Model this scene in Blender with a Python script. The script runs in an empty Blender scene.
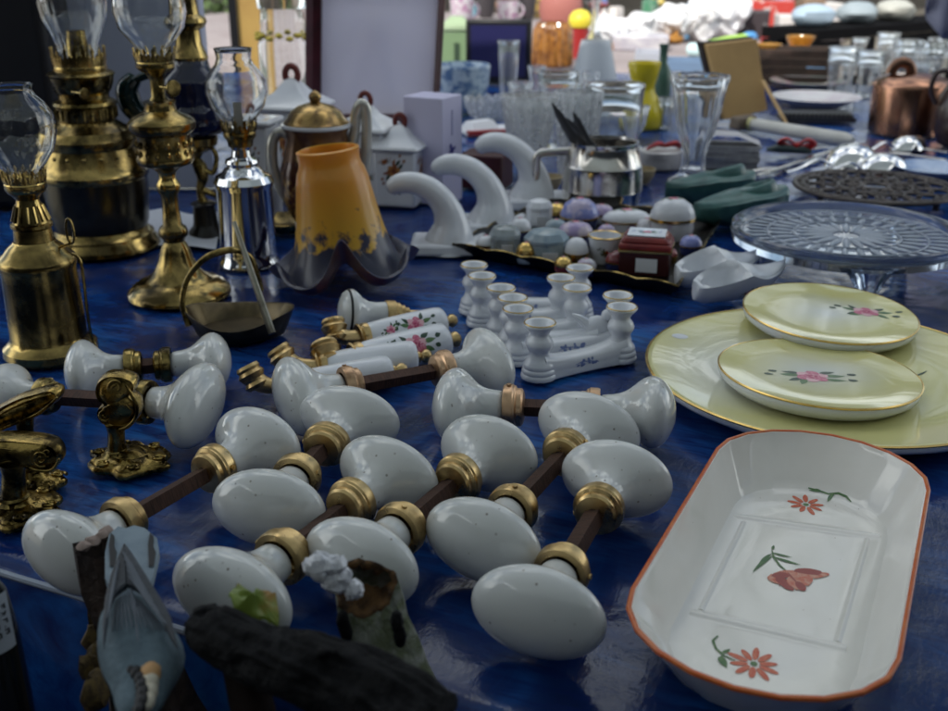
import bpy, bmesh, math, random
from mathutils import Vector, Matrix, Quaternion
from mathutils.bvhtree import BVHTree
from mathutils import noise as NZ

random.seed(7)
PI = math.pi
R = math.radians
sin, cos = math.sin, math.cos
C = bpy.context.scene.collection

# ------------------------------------------------------------------ camera model
PITCH, FPX, HC = R(21.5), 1050.0, 0.30
CP, SP = cos(PITCH), sin(PITCH)


def P(px, py, z=0.0):
    """photo pixel -> point on the horizontal plane at height z"""
    a, v = (px - 474) / FPX, (355.5 - py) / FPX
    d = Vector((a, CP + v * SP, -SP + v * CP))
    t = (z - HC) / d.z
    return Vector((d.x * t, d.y * t, z))


def PY(px, py, Y):
    """photo pixel -> point on the upright plane at distance Y"""
    a, v = (px - 474) / FPX, (355.5 - py) / FPX
    d = Vector((a, CP + v * SP, -SP + v * CP))
    t = Y / d.y
    return Vector((d.x * t, Y, HC + d.z * t))


def ZA(Y, row):
    v = (355.5 - row) / FPX
    return HC + Y * (v * CP - SP) / (CP + v * SP)


def MPP(Y, z=0.0):
    """metres per photo pixel"""
    return (Y * CP - (z - HC) * SP) / FPX


def LP(bx, by, rows, z0=0.0):
    """lathe profile from (row, half width in px): base point and [(r, z)]"""
    b = P(bx, by, z0)
    pr = []
    for row, hw in rows:
        z = ZA(b.y, row)
        pr.append((hw * MPP(b.y, z), max(z - z0, 0.0)))
    return b, pr


# ------------------------------------------------------------------ materials
MATS = {}


def mat(name, col, rough=0.5, metal=0.0, noise=None, bump=None, trans=0.0, ior=1.45, coat=0.0,
        specks=None, sss=0.0, alpha=None, spec=None, rnoise=None):
    if name in MATS:
        return MATS[name]
    m = bpy.data.materials.new(name)
    m.use_nodes = True
    nt = m.node_tree
    b = nt.nodes['Principled BSDF']
    b.inputs['Base Color'].default_value = (*col, 1)
    b.inputs['Roughness'].default_value = rough
    b.inputs['Metallic'].default_value = metal
    b.inputs['IOR'].default_value = ior
    b.inputs['Transmission Weight'].default_value = trans
    b.inputs['Coat Weight'].default_value = coat
    b.inputs['Coat Roughness'].default_value = 0.06
    if spec is not None:
        b.inputs['Specular IOR Level'].default_value = spec
    if sss:
        b.inputs['Subsurface Weight'].default_value = sss
        b.inputs['Subsurface Radius'].default_value = (0.006, 0.005, 0.004)
        b.inputs['Subsurface Scale'].default_value = 1.0
    L = nt.links
    tc = nt.nodes.new('ShaderNodeTexCoord')
    oi = nt.nodes.new('ShaderNodeObjectInfo')
    mu = nt.nodes.new('ShaderNodeMath'); mu.operation = 'MULTIPLY'; mu.inputs[1].default_value = 37.0
    L.new(oi.outputs['Random'], mu.inputs[0])
    ad = nt.nodes.new('ShaderNodeVectorMath'); ad.operation = 'ADD'
    L.new(tc.outputs['Object'], ad.inputs[0]); L.new(mu.outputs[0], ad.inputs[1])
    V = ad.outputs[0]
    src = None

    def noise_node(scale, detail=4.0, ro=0.6, dist=0.0):
        n = nt.nodes.new('ShaderNodeTexNoise')
        n.inputs['Scale'].default_value = scale
        n.inputs['Detail'].default_value = detail
        n.inputs['Roughness'].default_value = ro
        n.inputs['Distortion'].default_value = dist
        L.new(V, n.inputs['Vector'])
        return n

    def ramp(s, a, b_, c0=(0, 0, 0, 1), c1=(1, 1, 1, 1)):
        r = nt.nodes.new('ShaderNodeValToRGB')
        r.color_ramp.elements[0].position = a; r.color_ramp.elements[0].color = c0
        r.color_ramp.elements[1].position = b_; r.color_ramp.elements[1].color = c1
        L.new(s, r.inputs[0])
        return r.outputs[0]

    def mix(f, a, b_):
        x = nt.nodes.new('ShaderNodeMix'); x.data_type = 'RGBA'
        L.new(f, x.inputs[0])
        if isinstance(a, tuple): x.inputs[6].default_value = (*a, 1)
        else: L.new(a, x.inputs[6])
        if isinstance(b_, tuple): x.inputs[7].default_value = (*b_, 1)
        else: L.new(b_, x.inputs[7])
        return x.outputs[2]

    if noise:                                  # (scale, colour2, lo, hi)
        n = noise_node(noise[0], dist=0.4)
        src = mix(ramp(n.outputs['Fac'], noise[2], noise[3]), col, noise[1])
    if specks:                                 # (scale, size, colour)
        vo = nt.nodes.new('ShaderNodeTexVoronoi')
        vo.inputs['Scale'].default_value = specks[0]
        L.new(V, vo.inputs['Vector'])
        # only some cells carry a speck
        s1 = ramp(vo.outputs['Distance'], specks[1] * .5, specks[1], (1, 1, 1, 1), (0, 0, 0, 1))
        sp = nt.nodes.new('ShaderNodeSeparateColor'); L.new(vo.outputs['Color'], sp.inputs[0])
        s2 = ramp(sp.outputs[0], 0.55, 0.9)
        mm = nt.nodes.new('ShaderNodeMath'); mm.operation = 'MULTIPLY'
        L.new(s1, mm.inputs[0]); L.new(s2, mm.inputs[1])
        src = mix(mm.outputs[0], src if src else col, specks[2])
    if src:
        L.new(src, b.inputs['Base Color'])
    if rnoise:                                 # (scale, lo, hi)
        n = noise_node(rnoise[0], 5)
        mr = nt.nodes.new('ShaderNodeMapRange')
        mr.inputs['From Min'].default_value = .3; mr.inputs['From Max'].default_value = .7
        mr.inputs['To Min'].default_value = rnoise[1]; mr.inputs['To Max'].default_value = rnoise[2]
        L.new(n.outputs['Fac'], mr.inputs['Value']); L.new(mr.outputs[0], b.inputs['Roughness'])
    if bump:                                   # (scale, strength, distance)
        n = noise_node(bump[0], 5)
        bp = nt.nodes.new('ShaderNodeBump')
        bp.inputs['Strength'].default_value = bump[1]
        bp.inputs['Distance'].default_value = bump[2]
        L.new(n.outputs['Fac'], bp.inputs['Height']); L.new(bp.outputs[0], b.inputs['Normal'])
    m['_mix'] = 0
    MATS[name] = m
    return m


def nodes_of(m):
    return m.node_tree, m.node_tree.nodes['Principled BSDF']


PORC = mat('old porcelain', (.66, .67, .66), .10, coat=.5, noise=(9, (.55, .56, .54), .42, .75),
           specks=(210, .19, (.27, .25, .22)), bump=(40, .05, .002), rnoise=(30, .06, .13))
PORC2 = mat('white porcelain', (.74, .76, .80), .14, coat=.4, noise=(30, (.66, .68, .72), .4, .8), bump=(60, .04, .001))
PORCW = mat('dish glaze', (.83, .80, .75), .08, coat=.5, noise=(18, (.77, .73, .67), .5, .85), bump=(45, .07, .001),
            specks=(110, .05, (.35, .28, .2)))
BRASS = mat('aged brass', (.52, .37, .13), .2, 1, noise=(22, (.075, .055, .024), .40, .62), rnoise=(50, .10, .34), bump=(34, .10, .004))
BRASSW = mat('worn bright brass', (.60, .43, .20), .3, 1, noise=(70, (.22, .14, .06), .48, .75), rnoise=(90, .22, .48), bump=(200, .12, .001))
BRASSD = mat('dark brass', (.40, .29, .10), .28, 1, noise=(55, (.04, .03, .012), .38, .6), rnoise=(60, .16, .4), bump=(170, .2, .001))
GOLD = mat('gilding', (.70, .48, .16), .25, 1, noise=(60, (.4, .25, .08), .5, .8))
COPPERY = mat('coppery brass', (.55, .36, .22), .32, 1, noise=(80, (.2, .11, .06), .48, .75), bump=(200, .12, .001), rnoise=(90, .25, .5))
RUST = mat('rusted iron', (.10, .05, .035), .6, .55, noise=(120, (.03, .018, .014), .4, .65), bump=(300, .4, .001))
STEEL = mat('worn silver', (.62, .60, .57), .18, 1, noise=(25, (.42, .38, .33), .45, .75), rnoise=(40, .1, .3))
CHROME = mat('polished chrome', (.75, .76, .78), .05, 1)
GLASS = mat('clear glass', (.97, .98, .98), .01, trans=1, ior=1.5)
GLASSE = mat('etched glass', (.86, .88, .90), .16, trans=.72, ior=1.5, noise=(140, (.95, .96, .97), .45, .6), bump=(160, .6, .003), rnoise=(120, .02, .35))
GLASS_SHEEN = mat('pale sheen glass', (.90, .92, .94), .03, trans=.945, ior=1.52)  # faint white sheen put into the colour so clear glass shows
GLASSG = mat('pressed grey glass', (.60, .68, .80), .06, trans=.93, ior=1.5)
NAVYG = mat('navy glass', (.006, .008, .035), .06, coat=.5)
BLACK = mat('black paint', (.006, .006, .008), .45)
INK = mat('ink', (.02, .02, .03), .6)
PAPER = mat('white paper', (.72, .73, .76), .7)
PINK = mat('rose pink paint', (.55, .10, .20), .25, noise=(400, (.66, .26, .34), .4, .65))
PINKD = mat('deep rose paint', (.42, .05, .12), .25)
PINKL = mat('pale rose paint', (.78, .45, .50), .25)
LEAF = mat('leaf green paint', (.06, .15, .06), .3, noise=(300, (.14, .24, .08), .4, .7))
LEAFD = mat('dark leaf paint', (.025, .06, .035), .3)
ORANGE = mat('orange rim paint', (.56, .11, .025), .2, noise=(90, (.62, .18, .05), .4, .7))
BLUEP = mat('faded blue paint', (.20, .26, .48), .2)
BROWNP = mat('brown red paint', (.20, .045, .03), .3, noise=(300, (.42, .20, .06), .4, .65))

# ------------------------------------------------------------------ mesh builder


class G:
    def __init__(s):
        s.bm = bmesh.new(); s.m = 0

    def v(s, co):
        return s.bm.verts.new(co)

    def f(s, vs):
        try:
            q = s.bm.faces.new(vs)
        except ValueError:
            return None
        q.material_index = s.m; q.smooth = True
        return q

    def loft(s, rings, cap=(True, True), closed=True):
        vr = [[s.v(p) for p in r] for r in rings]
        n = len(vr[0])
        for a, b in zip(vr, vr[1:]):
            for i in range(n if closed else n - 1):
                j = (i + 1) % n
                s.f((a[i], a[j], b[j], b[i]))
        if closed and cap[0]:
            s.f(list(reversed(vr[0])))
        if closed and cap[1]:
            s.f(vr[-1])
        return vr

    def lathe(s, prof, n=40, M=None, fn=None, closed_loop=False):
        M = M or Matrix()
        prev = None; first = None
        for r, z in prof:
            if r < 1e-6:
                ring = [s.v(M @ Vector((0, 0, z)))]
            else:
                ring = []
                for i in range(n):
                    t = 2 * PI * i / n
                    p = Vector((r * cos(t), r * sin(t), z))
                    if fn: p = fn(t, r, z)
                    ring.append(s.v(M @ p))
            if prev:
                s._bridge(prev, ring, n)
            else:
                first = ring
            prev = ring
        if closed_loop:
            s._bridge(prev, first, n)

    def _bridge(s, a, b, n):
        if len(a) == 1 and len(b) == 1: return
        for i in range(n):
            j = (i + 1) % n
            if len(a) == 1: s.f((a[0], b[j], b[i]))
            elif len(b) == 1: s.f((a[i], a[j], b[0]))
            else: s.f((a[i], a[j], b[j], b[i]))

    def box(s, sx, sy, sz, c=(0, 0, 0), M=None, top=(1, 1)):
        M = M or Matrix()
        c = Vector(c); vs = []
        for z, k in ((-.5, (1, 1)), (.5, top)):
            for x, y in ((-.5, -.5), (.5, -.5), (.5, .5), (-.5, .5)):
                vs.append(s.v(M @ (c + Vector((x * sx * k[0], y * sy * k[1], z * sz)))))
        for q in ((3, 2, 1, 0), (4, 5, 6, 7), (0, 1, 5, 4), (1, 2, 6, 5), (2, 3, 7, 6), (3, 0, 4, 7)):
            s.f([vs[i] for i in q])

    def tube(s, pts, rad, n=12, sq=1.0, cap=True, up=None):
        pts = [Vector(p) for p in pts]
        if not isinstance(rad, (list, tuple)): rad = [rad] * len(pts)
        rings = []; nrm = None
        for i, p in enumerate(pts):
            t = (pts[min(i + 1, len(pts) - 1)] - pts[max(i - 1, 0)]).normalized()
            if nrm is None:
                a = Vector(up) if up else (Vector((0, 0, 1)) if abs(t.z) < .9 else Vector((1, 0, 0)))
                nrm = (a - t * a.dot(t)).normalized()
            else:
                nrm = (nrm - t * nrm.dot(t)).normalized()
            bn = t.cross(nrm)
            rings.append([p + nrm * (rad[i] * sq * cos(2 * PI * k / n)) + bn * (rad[i] * sin(2 * PI * k / n)) for k in range(n)])
        s.loft(rings, (cap, cap))

    def spline(s, pts, rad, k=6, **kw):
        P_, R_ = [], []
        pts = [Vector(p) for p in pts]
        rr = rad if isinstance(rad, (list, tuple)) else [rad] * len(pts)
        for i in range(len(pts) - 1):
            p0, p1, p2, p3 = pts[max(i - 1, 0)], pts[i], pts[i + 1], pts[min(i + 2, len(pts) - 1)]
            for j in range(k):
                t = j / k
                P_.append(.5 * ((2 * p1) + (p2 - p0) * t + (2 * p0 - 5 * p1 + 4 * p2 - p3) * t * t + (3 * p1 - p0 - 3 * p2 + p3) * t ** 3))
                q0, q1, q2, q3 = rr[max(i - 1, 0)], rr[i], rr[i + 1], rr[min(i + 2, len(rr) - 1)]
                R_.append(max(1e-5, .5 * ((2 * q1) + (q2 - q0) * t + (2 * q0 - 5 * q1 + 4 * q2 - q3) * t * t + (3 * q1 - q0 - 3 * q2 + q3) * t ** 3)))
        P_.append(pts[-1]); R_.append(rr[-1])
        s.tube(P_, R_, **kw)

    def ball(s, c, r, n=16, M=None):
        c = Vector(c)
        r = (r, r, r) if not isinstance(r, (tuple, list)) else r
        m = n // 2
        prof = [(sin(PI * i / m), -cos(PI * i / m)) for i in range(m + 1)]
        prof[0] = (0, -1); prof[-1] = (0, 1)
        T = Matrix.Translation(c) @ (M.to_4x4() if M else Matrix()) @ Matrix.Diagonal((r[0], r[1], r[2], 1))
        s.lathe(prof, n, T)

    def prism(s, poly, z0, z1, M=None):
        M = M or Matrix()
        s.loft([[M @ Vector((x, y, z0)) for x, y in poly], [M @ Vector((x, y, z1)) for x, y in poly]])

    def sheet(s, fn, nu, nv):
        vs = [[s.v(fn(i / nu, j / nv)) for j in range(nv + 1)] for i in range(nu + 1)]
        for i in range(nu):
            for j in range(nv):
                s.f((vs[i][j], vs[i + 1][j], vs[i + 1][j + 1], vs[i][j + 1]))

    def decal(s, polys, O, U, V, far=.05):
        """lay painted shapes on the surface built so far; polys: [(mat slot, [(x, y)...])]"""
        bmesh.ops.recalc_face_normals(s.bm, faces=s.bm.faces[:])
        bvh = BVHTree.FromBMesh(s.bm)
        O, U, V = Vector(O), Vector(U).normalized(), Vector(V).normalized()
        N = U.cross(V).normalized()
        off = .00016
        keep = s.m
        for slot, pl in polys:
            s.m = slot
            cx = sum(p[0] for p in pl) / len(pl); cy = sum(p[1] for p in pl) / len(pl)
            rings = []
            for k in (0.5, 1.0):
                rg = []
                for x, y in pl:
                    q = O + U * (cx + (x - cx) * k) + V * (cy + (y - cy) * k)
                    h = bvh.ray_cast(q + N * far, -N)
                    rg.append(None if h[0] is None else h[0] + h[1] * off * (1 if h[1].dot(N) > 0 else -1))
                rings.append(rg)
            q = O + U * cx + V * cy
            h = bvh.ray_cast(q + N * far, -N)
            if h[0] is None or any(p is None for rg in rings for p in rg): continue
            c = s.v(h[0] + h[1] * off * (1 if h[1].dot(N) > 0 else -1))
            a = [s.v(p) for p in rings[0]]; b = [s.v(p) for p in rings[1]]
            n = len(pl)
            for i in range(n):
                j = (i + 1) % n
                s.f((c, a[i], a[j])); s.f((a[i], b[i], b[j], a[j]))
            off += .000006
        s.m = keep

    def obj(s, name, mats, parent=None, loc=None, rz=0.0, sharp=42, bevel=0, sub=0, rot=None, norm=True):
        if norm:
            bmesh.ops.recalc_face_normals(s.bm, faces=s.bm.faces[:])
        if sharp:
            lim = R(sharp)
            for e in s.bm.edges:
                if len(e.link_faces) == 2 and e.link_faces[0].normal.angle(e.link_faces[1].normal, 0) > lim:
                    e.smooth = False
        me = bpy.data.meshes.new(name)
        s.bm.to_mesh(me); s.bm.free()
        for m in (mats if isinstance(mats, (list, tuple)) else [mats]):
            me.materials.append(m)
        o = bpy.data.objects.new(name, me); C.objects.link(o)
        if parent: o.parent = parent
        if loc is not None: o.location = loc
        o.rotation_euler = rot if rot else (0, 0, rz)
        if bevel:
            b = o.modifiers.new('bevel', 'BEVEL'); b.width = bevel; b.segments = 2; b.limit_method = 'ANGLE'; b.angle_limit = R(35)
        if sub:
            b = o.modifiers.new('sub', 'SUBSURF'); b.levels = sub; b.render_levels = sub
        return o


def tag(o, label, cat, group=None, kind=None):
    if label: o['label'] = label
    if cat: o['category'] = cat
    if group: o['group'] = group
    if kind: o['kind'] = kind
    return o


def thing(name, label, cat, loc=(0, 0, 0), rz=0.0, group=None, rot=None):
    o = bpy.data.objects.new(name, None); C.objects.link(o)
    o.empty_display_size = .02
    o.location = loc; o.rotation_euler = rot if rot else (0, 0, rz)
    return tag(o, label, cat, group)


def place_copy(src, name, parent, M=None):
    o = bpy.data.objects.new(name, src.data) if not isinstance(src, bpy.types.Mesh) else bpy.data.objects.new(name, src)
    C.objects.link(o)
    if parent: o.parent = parent
    if M is not None: o.matrix_local = M
    return o


# painted motifs -----------------------------------------------------
def ell(cx, cy, a, b, ang=0.0, n=12, wob=0.0):
    out = []
    for i in range(n):
        t = 2 * PI * i / n
        k = 1 + wob * random.uniform(-1, 1)
        x, y = a * cos(t) * k, b * sin(t) * k
        out.append((cx + x * cos(ang) - y * sin(ang), cy + x * sin(ang) + y * cos(ang)))
    return out


def leafp(cx, cy, l, w, ang, bend=0.25):
    """pointed leaf starting at (cx, cy)"""
    up, dn = [], []
    for i in range(7):
        t = i / 6
        x = l * t; m = bend * l * t * t
        h = w * sin(PI * min(t * .96 + .04, 1)) * (1 - .3 * t)
        up.append((x, m + h)); dn.append((x, m - h))
    pts = up + dn[::-1][1:-1]
    return [(cx + x * cos(ang) - y * sin(ang), cy + x * sin(ang) + y * cos(ang)) for x, y in pts]


def stroke(pts, w):
    l, r = [], []
    for i, (x, y) in enumerate(pts):
        a = pts[max(i - 1, 0)]; b = pts[min(i + 1, len(pts) - 1)]
        dx, dy = b[0] - a[0], b[1] - a[1]
        d = math.hypot(dx, dy) or 1
        k = w * (.55 if i in (0, len(pts) - 1) else 1)
        l.append((x - dy / d * k, y + dx / d * k)); r.append((x + dy / d * k, y - dx / d * k))
    # as short quads so that each stays convex
    return [[l[i], l[i + 1], r[i + 1], r[i]] for i in range(len(pts) - 1)]


def rose(s, slots, x=0.0, y=0.0, spread=1.0, ang=0.0):
    """a loose rose spray; slots = (pink, deep, pale, leaf, dark leaf)"""
    pk, dp, pl, lf, ld = slots
    o = []
    for a, d, k in ((2.9, .9, lf), (2.5, .8, ld), (3.5, .8, ld), (.1, 1., lf), (-.5, .9, lf), (.6, .8, ld), (-2.4, .7, lf)):
        r0 = .55 * s
        o.append((k, leafp(x + r0 * cos(a + ang), y + r0 * sin(a + ang), s * d * spread, s * .2, a + ang, random.uniform(-.3, .3))))
    for a, d in ((3.0, 1.9), (2.75, 1.7), (.15, 1.9), (-.25, 1.7)):
        xx, yy = x + d * spread * s * cos(a + ang), y + d * spread * s * sin(a + ang)
        o.append((ld, ell(xx, yy, s * .22, s * .15, a + ang, 8, .2)))
    for i in range(6):
        t = i * PI / 3 + .3
        o.append((pk if i % 2 else pl, ell(x + .42 * s * cos(t), y + .36 * s * sin(t), s * .38, s * .30, t, 10, .12)))
    o.append((pk, ell(x, y, s * .42, s * .36, 0, 12, .1)))
    for i in range(3):
        t = i * 2.1
        o.append((dp, ell(x + .16 * s * cos(t), y + .14 * s * sin(t), s * .17, s * .08, t + 1.2, 8, .1)))
    return o


def at_frame(M, p):
    return M @ Vector(p)


# ------------------------------------------------------------------ setting
def build_setting():
    g = G(); g.box(120, 120, .1, (0, 30, -.77))
    gm = mat('dry ground', (.24, .21, .17), .95, noise=(1.2, (.16, .14, .11), .35, .7), bump=(14, .6, .02))
    tag(g.obj('ground', gm), None, None, kind='structure')


TA = R(-24.7)                                   # the table stands askew to the camera
TU = Vector((cos(TA), sin(TA), 0)); TV = Vector((-sin(TA), cos(TA), 0))
TE = P(190, 638) + TV * .019                    # a point on its front edge


def cloth_material():
    m = mat('painted blue oilcloth', (.012, .03, .15), .22, bump=(9, .3, .01))
    nt, b = nodes_of(m); L = nt.links
    for l in list(b.inputs['Normal'].links): L.remove(l)
    tc = nt.nodes.new('ShaderNodeTexCoord')

    def noise(scale, sx, sy, rot, det=5, dist=0.0, ro=.6):
        mp = nt.nodes.new('ShaderNodeMapping'); mp.inputs['Scale'].default_value = (sx, sy, 1)
        mp.inputs['Rotation'].default_value = (0, 0, rot)
        L.new(tc.outputs['Object'], mp.inputs[0])
        n = nt.nodes.new('ShaderNodeTexNoise'); n.inputs['Scale'].default_value = scale
        n.inputs['Detail'].default_value = det; n.inputs['Distortion'].default_value = dist
        n.inputs['Roughness'].default_value = ro
        L.new(mp.outputs[0], n.inputs['Vector']); return n.outputs['Fac']

    def ramp(s, *st):
        r = nt.nodes.new('ShaderNodeValToRGB')
        e = r.color_ramp.elements
        while len(e) > 1: e.remove(e[-1])
        e[0].position, e[0].color = st[0][0], (*st[0][1], 1)
        for p_, c_ in st[1:]:
            q = e.new(p_); q.color = (*c_, 1)
        L.new(s, r.inputs[0]); return r.outputs[0]

    def mix(f, a, c, mode='MIX'):
        x = nt.nodes.new('ShaderNodeMix'); x.data_type = 'RGBA'; x.blend_type = mode
        if isinstance(f, float): x.inputs[0].default_value = f
        else: L.new(f, x.inputs[0])
        L.new(a, x.inputs[6])
        if isinstance(c, tuple): x.inputs[7].default_value = (*c, 1)
        else: L.new(c, x.inputs[7])
        return x.outputs[2]
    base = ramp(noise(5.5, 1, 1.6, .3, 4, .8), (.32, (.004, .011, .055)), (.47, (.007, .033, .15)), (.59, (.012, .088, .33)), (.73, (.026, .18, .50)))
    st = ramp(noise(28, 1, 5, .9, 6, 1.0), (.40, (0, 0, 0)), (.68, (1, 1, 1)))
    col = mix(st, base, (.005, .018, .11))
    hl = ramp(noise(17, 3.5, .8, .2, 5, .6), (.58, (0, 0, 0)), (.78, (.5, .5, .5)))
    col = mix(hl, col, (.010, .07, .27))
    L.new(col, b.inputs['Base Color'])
    # creases and ripples of a plastic cloth
    n1 = noise(6, 1, 1, 0, 3, .5); n2 = noise(42, 1, 1, .4, 4, .3); n3 = noise(230, 1, .35, .7, 3)
    bp = None
    for n, d, s_ in ((n1, .014, .5), (n2, .0011, .5), (n3, .0004, .5)):
        q = nt.nodes.new('ShaderNodeBump'); q.inputs['Distance'].default_value = d; q.inputs['Strength'].default_value = s_
        L.new(n, q.inputs['Height'])
        if bp: L.new(bp.outputs[0], q.inputs['Normal'])
        bp = q
    L.new(bp.outputs[0], b.inputs['Normal'])
    r_ = nt.nodes.new('ShaderNodeMapRange'); L.new(noise(11, 1, 2, .5, 4), r_.inputs['Value'])
    r_.inputs['From Min'].default_value = .35; r_.inputs['From Max'].default_value = .7
    r_.inputs['To Min'].default_value = .10; r_.inputs['To Max'].default_value = .26
    L.new(r_.outputs[0], b.inputs['Roughness'])
    return m


def build_table():
    o = Vector((TE.x, TE.y, 0))
    wood = mat('table wood', (.20, .13, .08), .6, noise=(6, (.12, .08, .05), .4, .7))
    t = thing('trestle_table', 'long trestle table hidden under the glossy blue oilcloth', 'table', (o.x, o.y, -.73), TA)
    g = G(); g.box(3.6, 2.26, .03, (.45, 1.15, .709)); g.obj('tabletop', wood, t, bevel=.003)
    for x in (-1.1, 2.0):
        for y in (.15, 2.1):
            g = G(); g.box(.06, .06, .694, (x, y, .347)); g.obj('leg', wood, t)
    # the cloth: a top sheet, a rolled front edge with a pale piped hem, and the drop
    cm = cloth_material()
    g = G()

    def crease(x, y):
        h = 0
        for c in (-.93, -.46, .005, .43, .87, 1.32):
            h += .0022 * math.exp(-((x - c) / .006) ** 2)
        for c in (.36, .78, 1.2, 1.62):
            h += .0018 * math.exp(-((y - c) / .006) ** 2)
        return h
    xs = [-1.36 + i * (3.62 / 260) for i in range(261)]
    rows = []
    prof = [(-.019, -.33), (-.021, -.26), (-.017, -.18), (-.012, -.09), (-.011, -.03), (-.010, -.012), (-.006, -.0035), (0.002, -.0006)]
    for x in xs:
        w = .006 * sin(x * 19) + .004 * sin(x * 41 + 1)
        rows.append([(x, y + (w * min(1, -z / .12)), z) for y, z in prof] +
                    [(x, .008 + 2.25 * (j / 130), crease(x, .008 + 2.25 * (j / 130))) for j in range(131)])
    vs = [[g.v(p) for p in r] for r in rows]
    for a, b in zip(vs, vs[1:]):
        for j in range(len(a) - 1):
            g.f((a[j], b[j], b[j + 1], a[j + 1]))
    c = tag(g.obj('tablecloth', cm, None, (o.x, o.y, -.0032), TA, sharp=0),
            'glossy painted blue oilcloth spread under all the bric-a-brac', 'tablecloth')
    hem = mat('hem piping', (.30, .34, .42), .35)
    g = G()
    g.tube([(x, -.0085 + .0004 * sin(x * 60), -.0035) for x in xs], .0019, 8)
    g.obj('hem_piping', hem, c)
    # low bench in front, with the nature figurines on it
    dk = mat('navy bench cover', (.006, .011, .05), .55, noise=(8, (.003, .005, .02), .4, .7), bump=(30, .3, .004))
    t2 = thing('low_bench', 'low bench under a dark navy cover before the table', 'bench', (o.x, o.y, -.73), TA)
    g = G(); g.box(1.6, .42, .655, (.2, -.25, .3275)); g.obj('bench_cover', dk, t2, bevel=.006)


# ------------------------------------------------------------------ door knobs
def knob_mesh():
    g = G()
    secs = [(-33, 10.2, 10.2), (-27, 10.2, 10.1), (-22, 10.9, 10.6), (-18, 12.6, 11.8), (-14.5, 16.2, 13.6), (-11, 22, 16.6), (-7.5, 27.6, 19.8), (-3.5, 31.8, 22.2),
            (0, 33.2, 23), (3.5, 32.4, 22.3), (7, 29.2, 20), (10, 24, 16.4), (12.4, 17, 11.6), (13.8, 10, 7), (14.4, 4, 3)]
    rings = [[Vector((x, a * cos(2 * PI * i / 48), b * sin(2 * PI * i / 48))) * .001 for i in range(48)] for x, a, b in secs]
    g.loft(rings)
    o = g.obj('knob_proto', PORC, sharp=60, sub=1)
    me = o.data; bpy.data.objects.remove(o)
    return me


def collar_mesh(mt, nm):
    g = G()
    pr = [(10.4, -31.5), (13.6, -31.5), (14.2, -33), (14.2, -37.5), (13.4, -38.4), (13.4, -39.2), (11.8, -40.2), (11.8, -43), (10.6, -44.2), (7.4, -45), (4.5, -45.2)]
    g.lathe([(r * .001, z * .001) for r, z in pr], 32, Matrix.Rotation(PI / 2, 4, 'Y'))
    # tiny set screw
    g.tube([(-.035, 0, .0138), (-.035, 0, .0152)], .0016, 8)
    o = g.obj(nm, mt, sharp=30)
    me = o.data; bpy.data.objects.remove(o)
    return me


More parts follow.
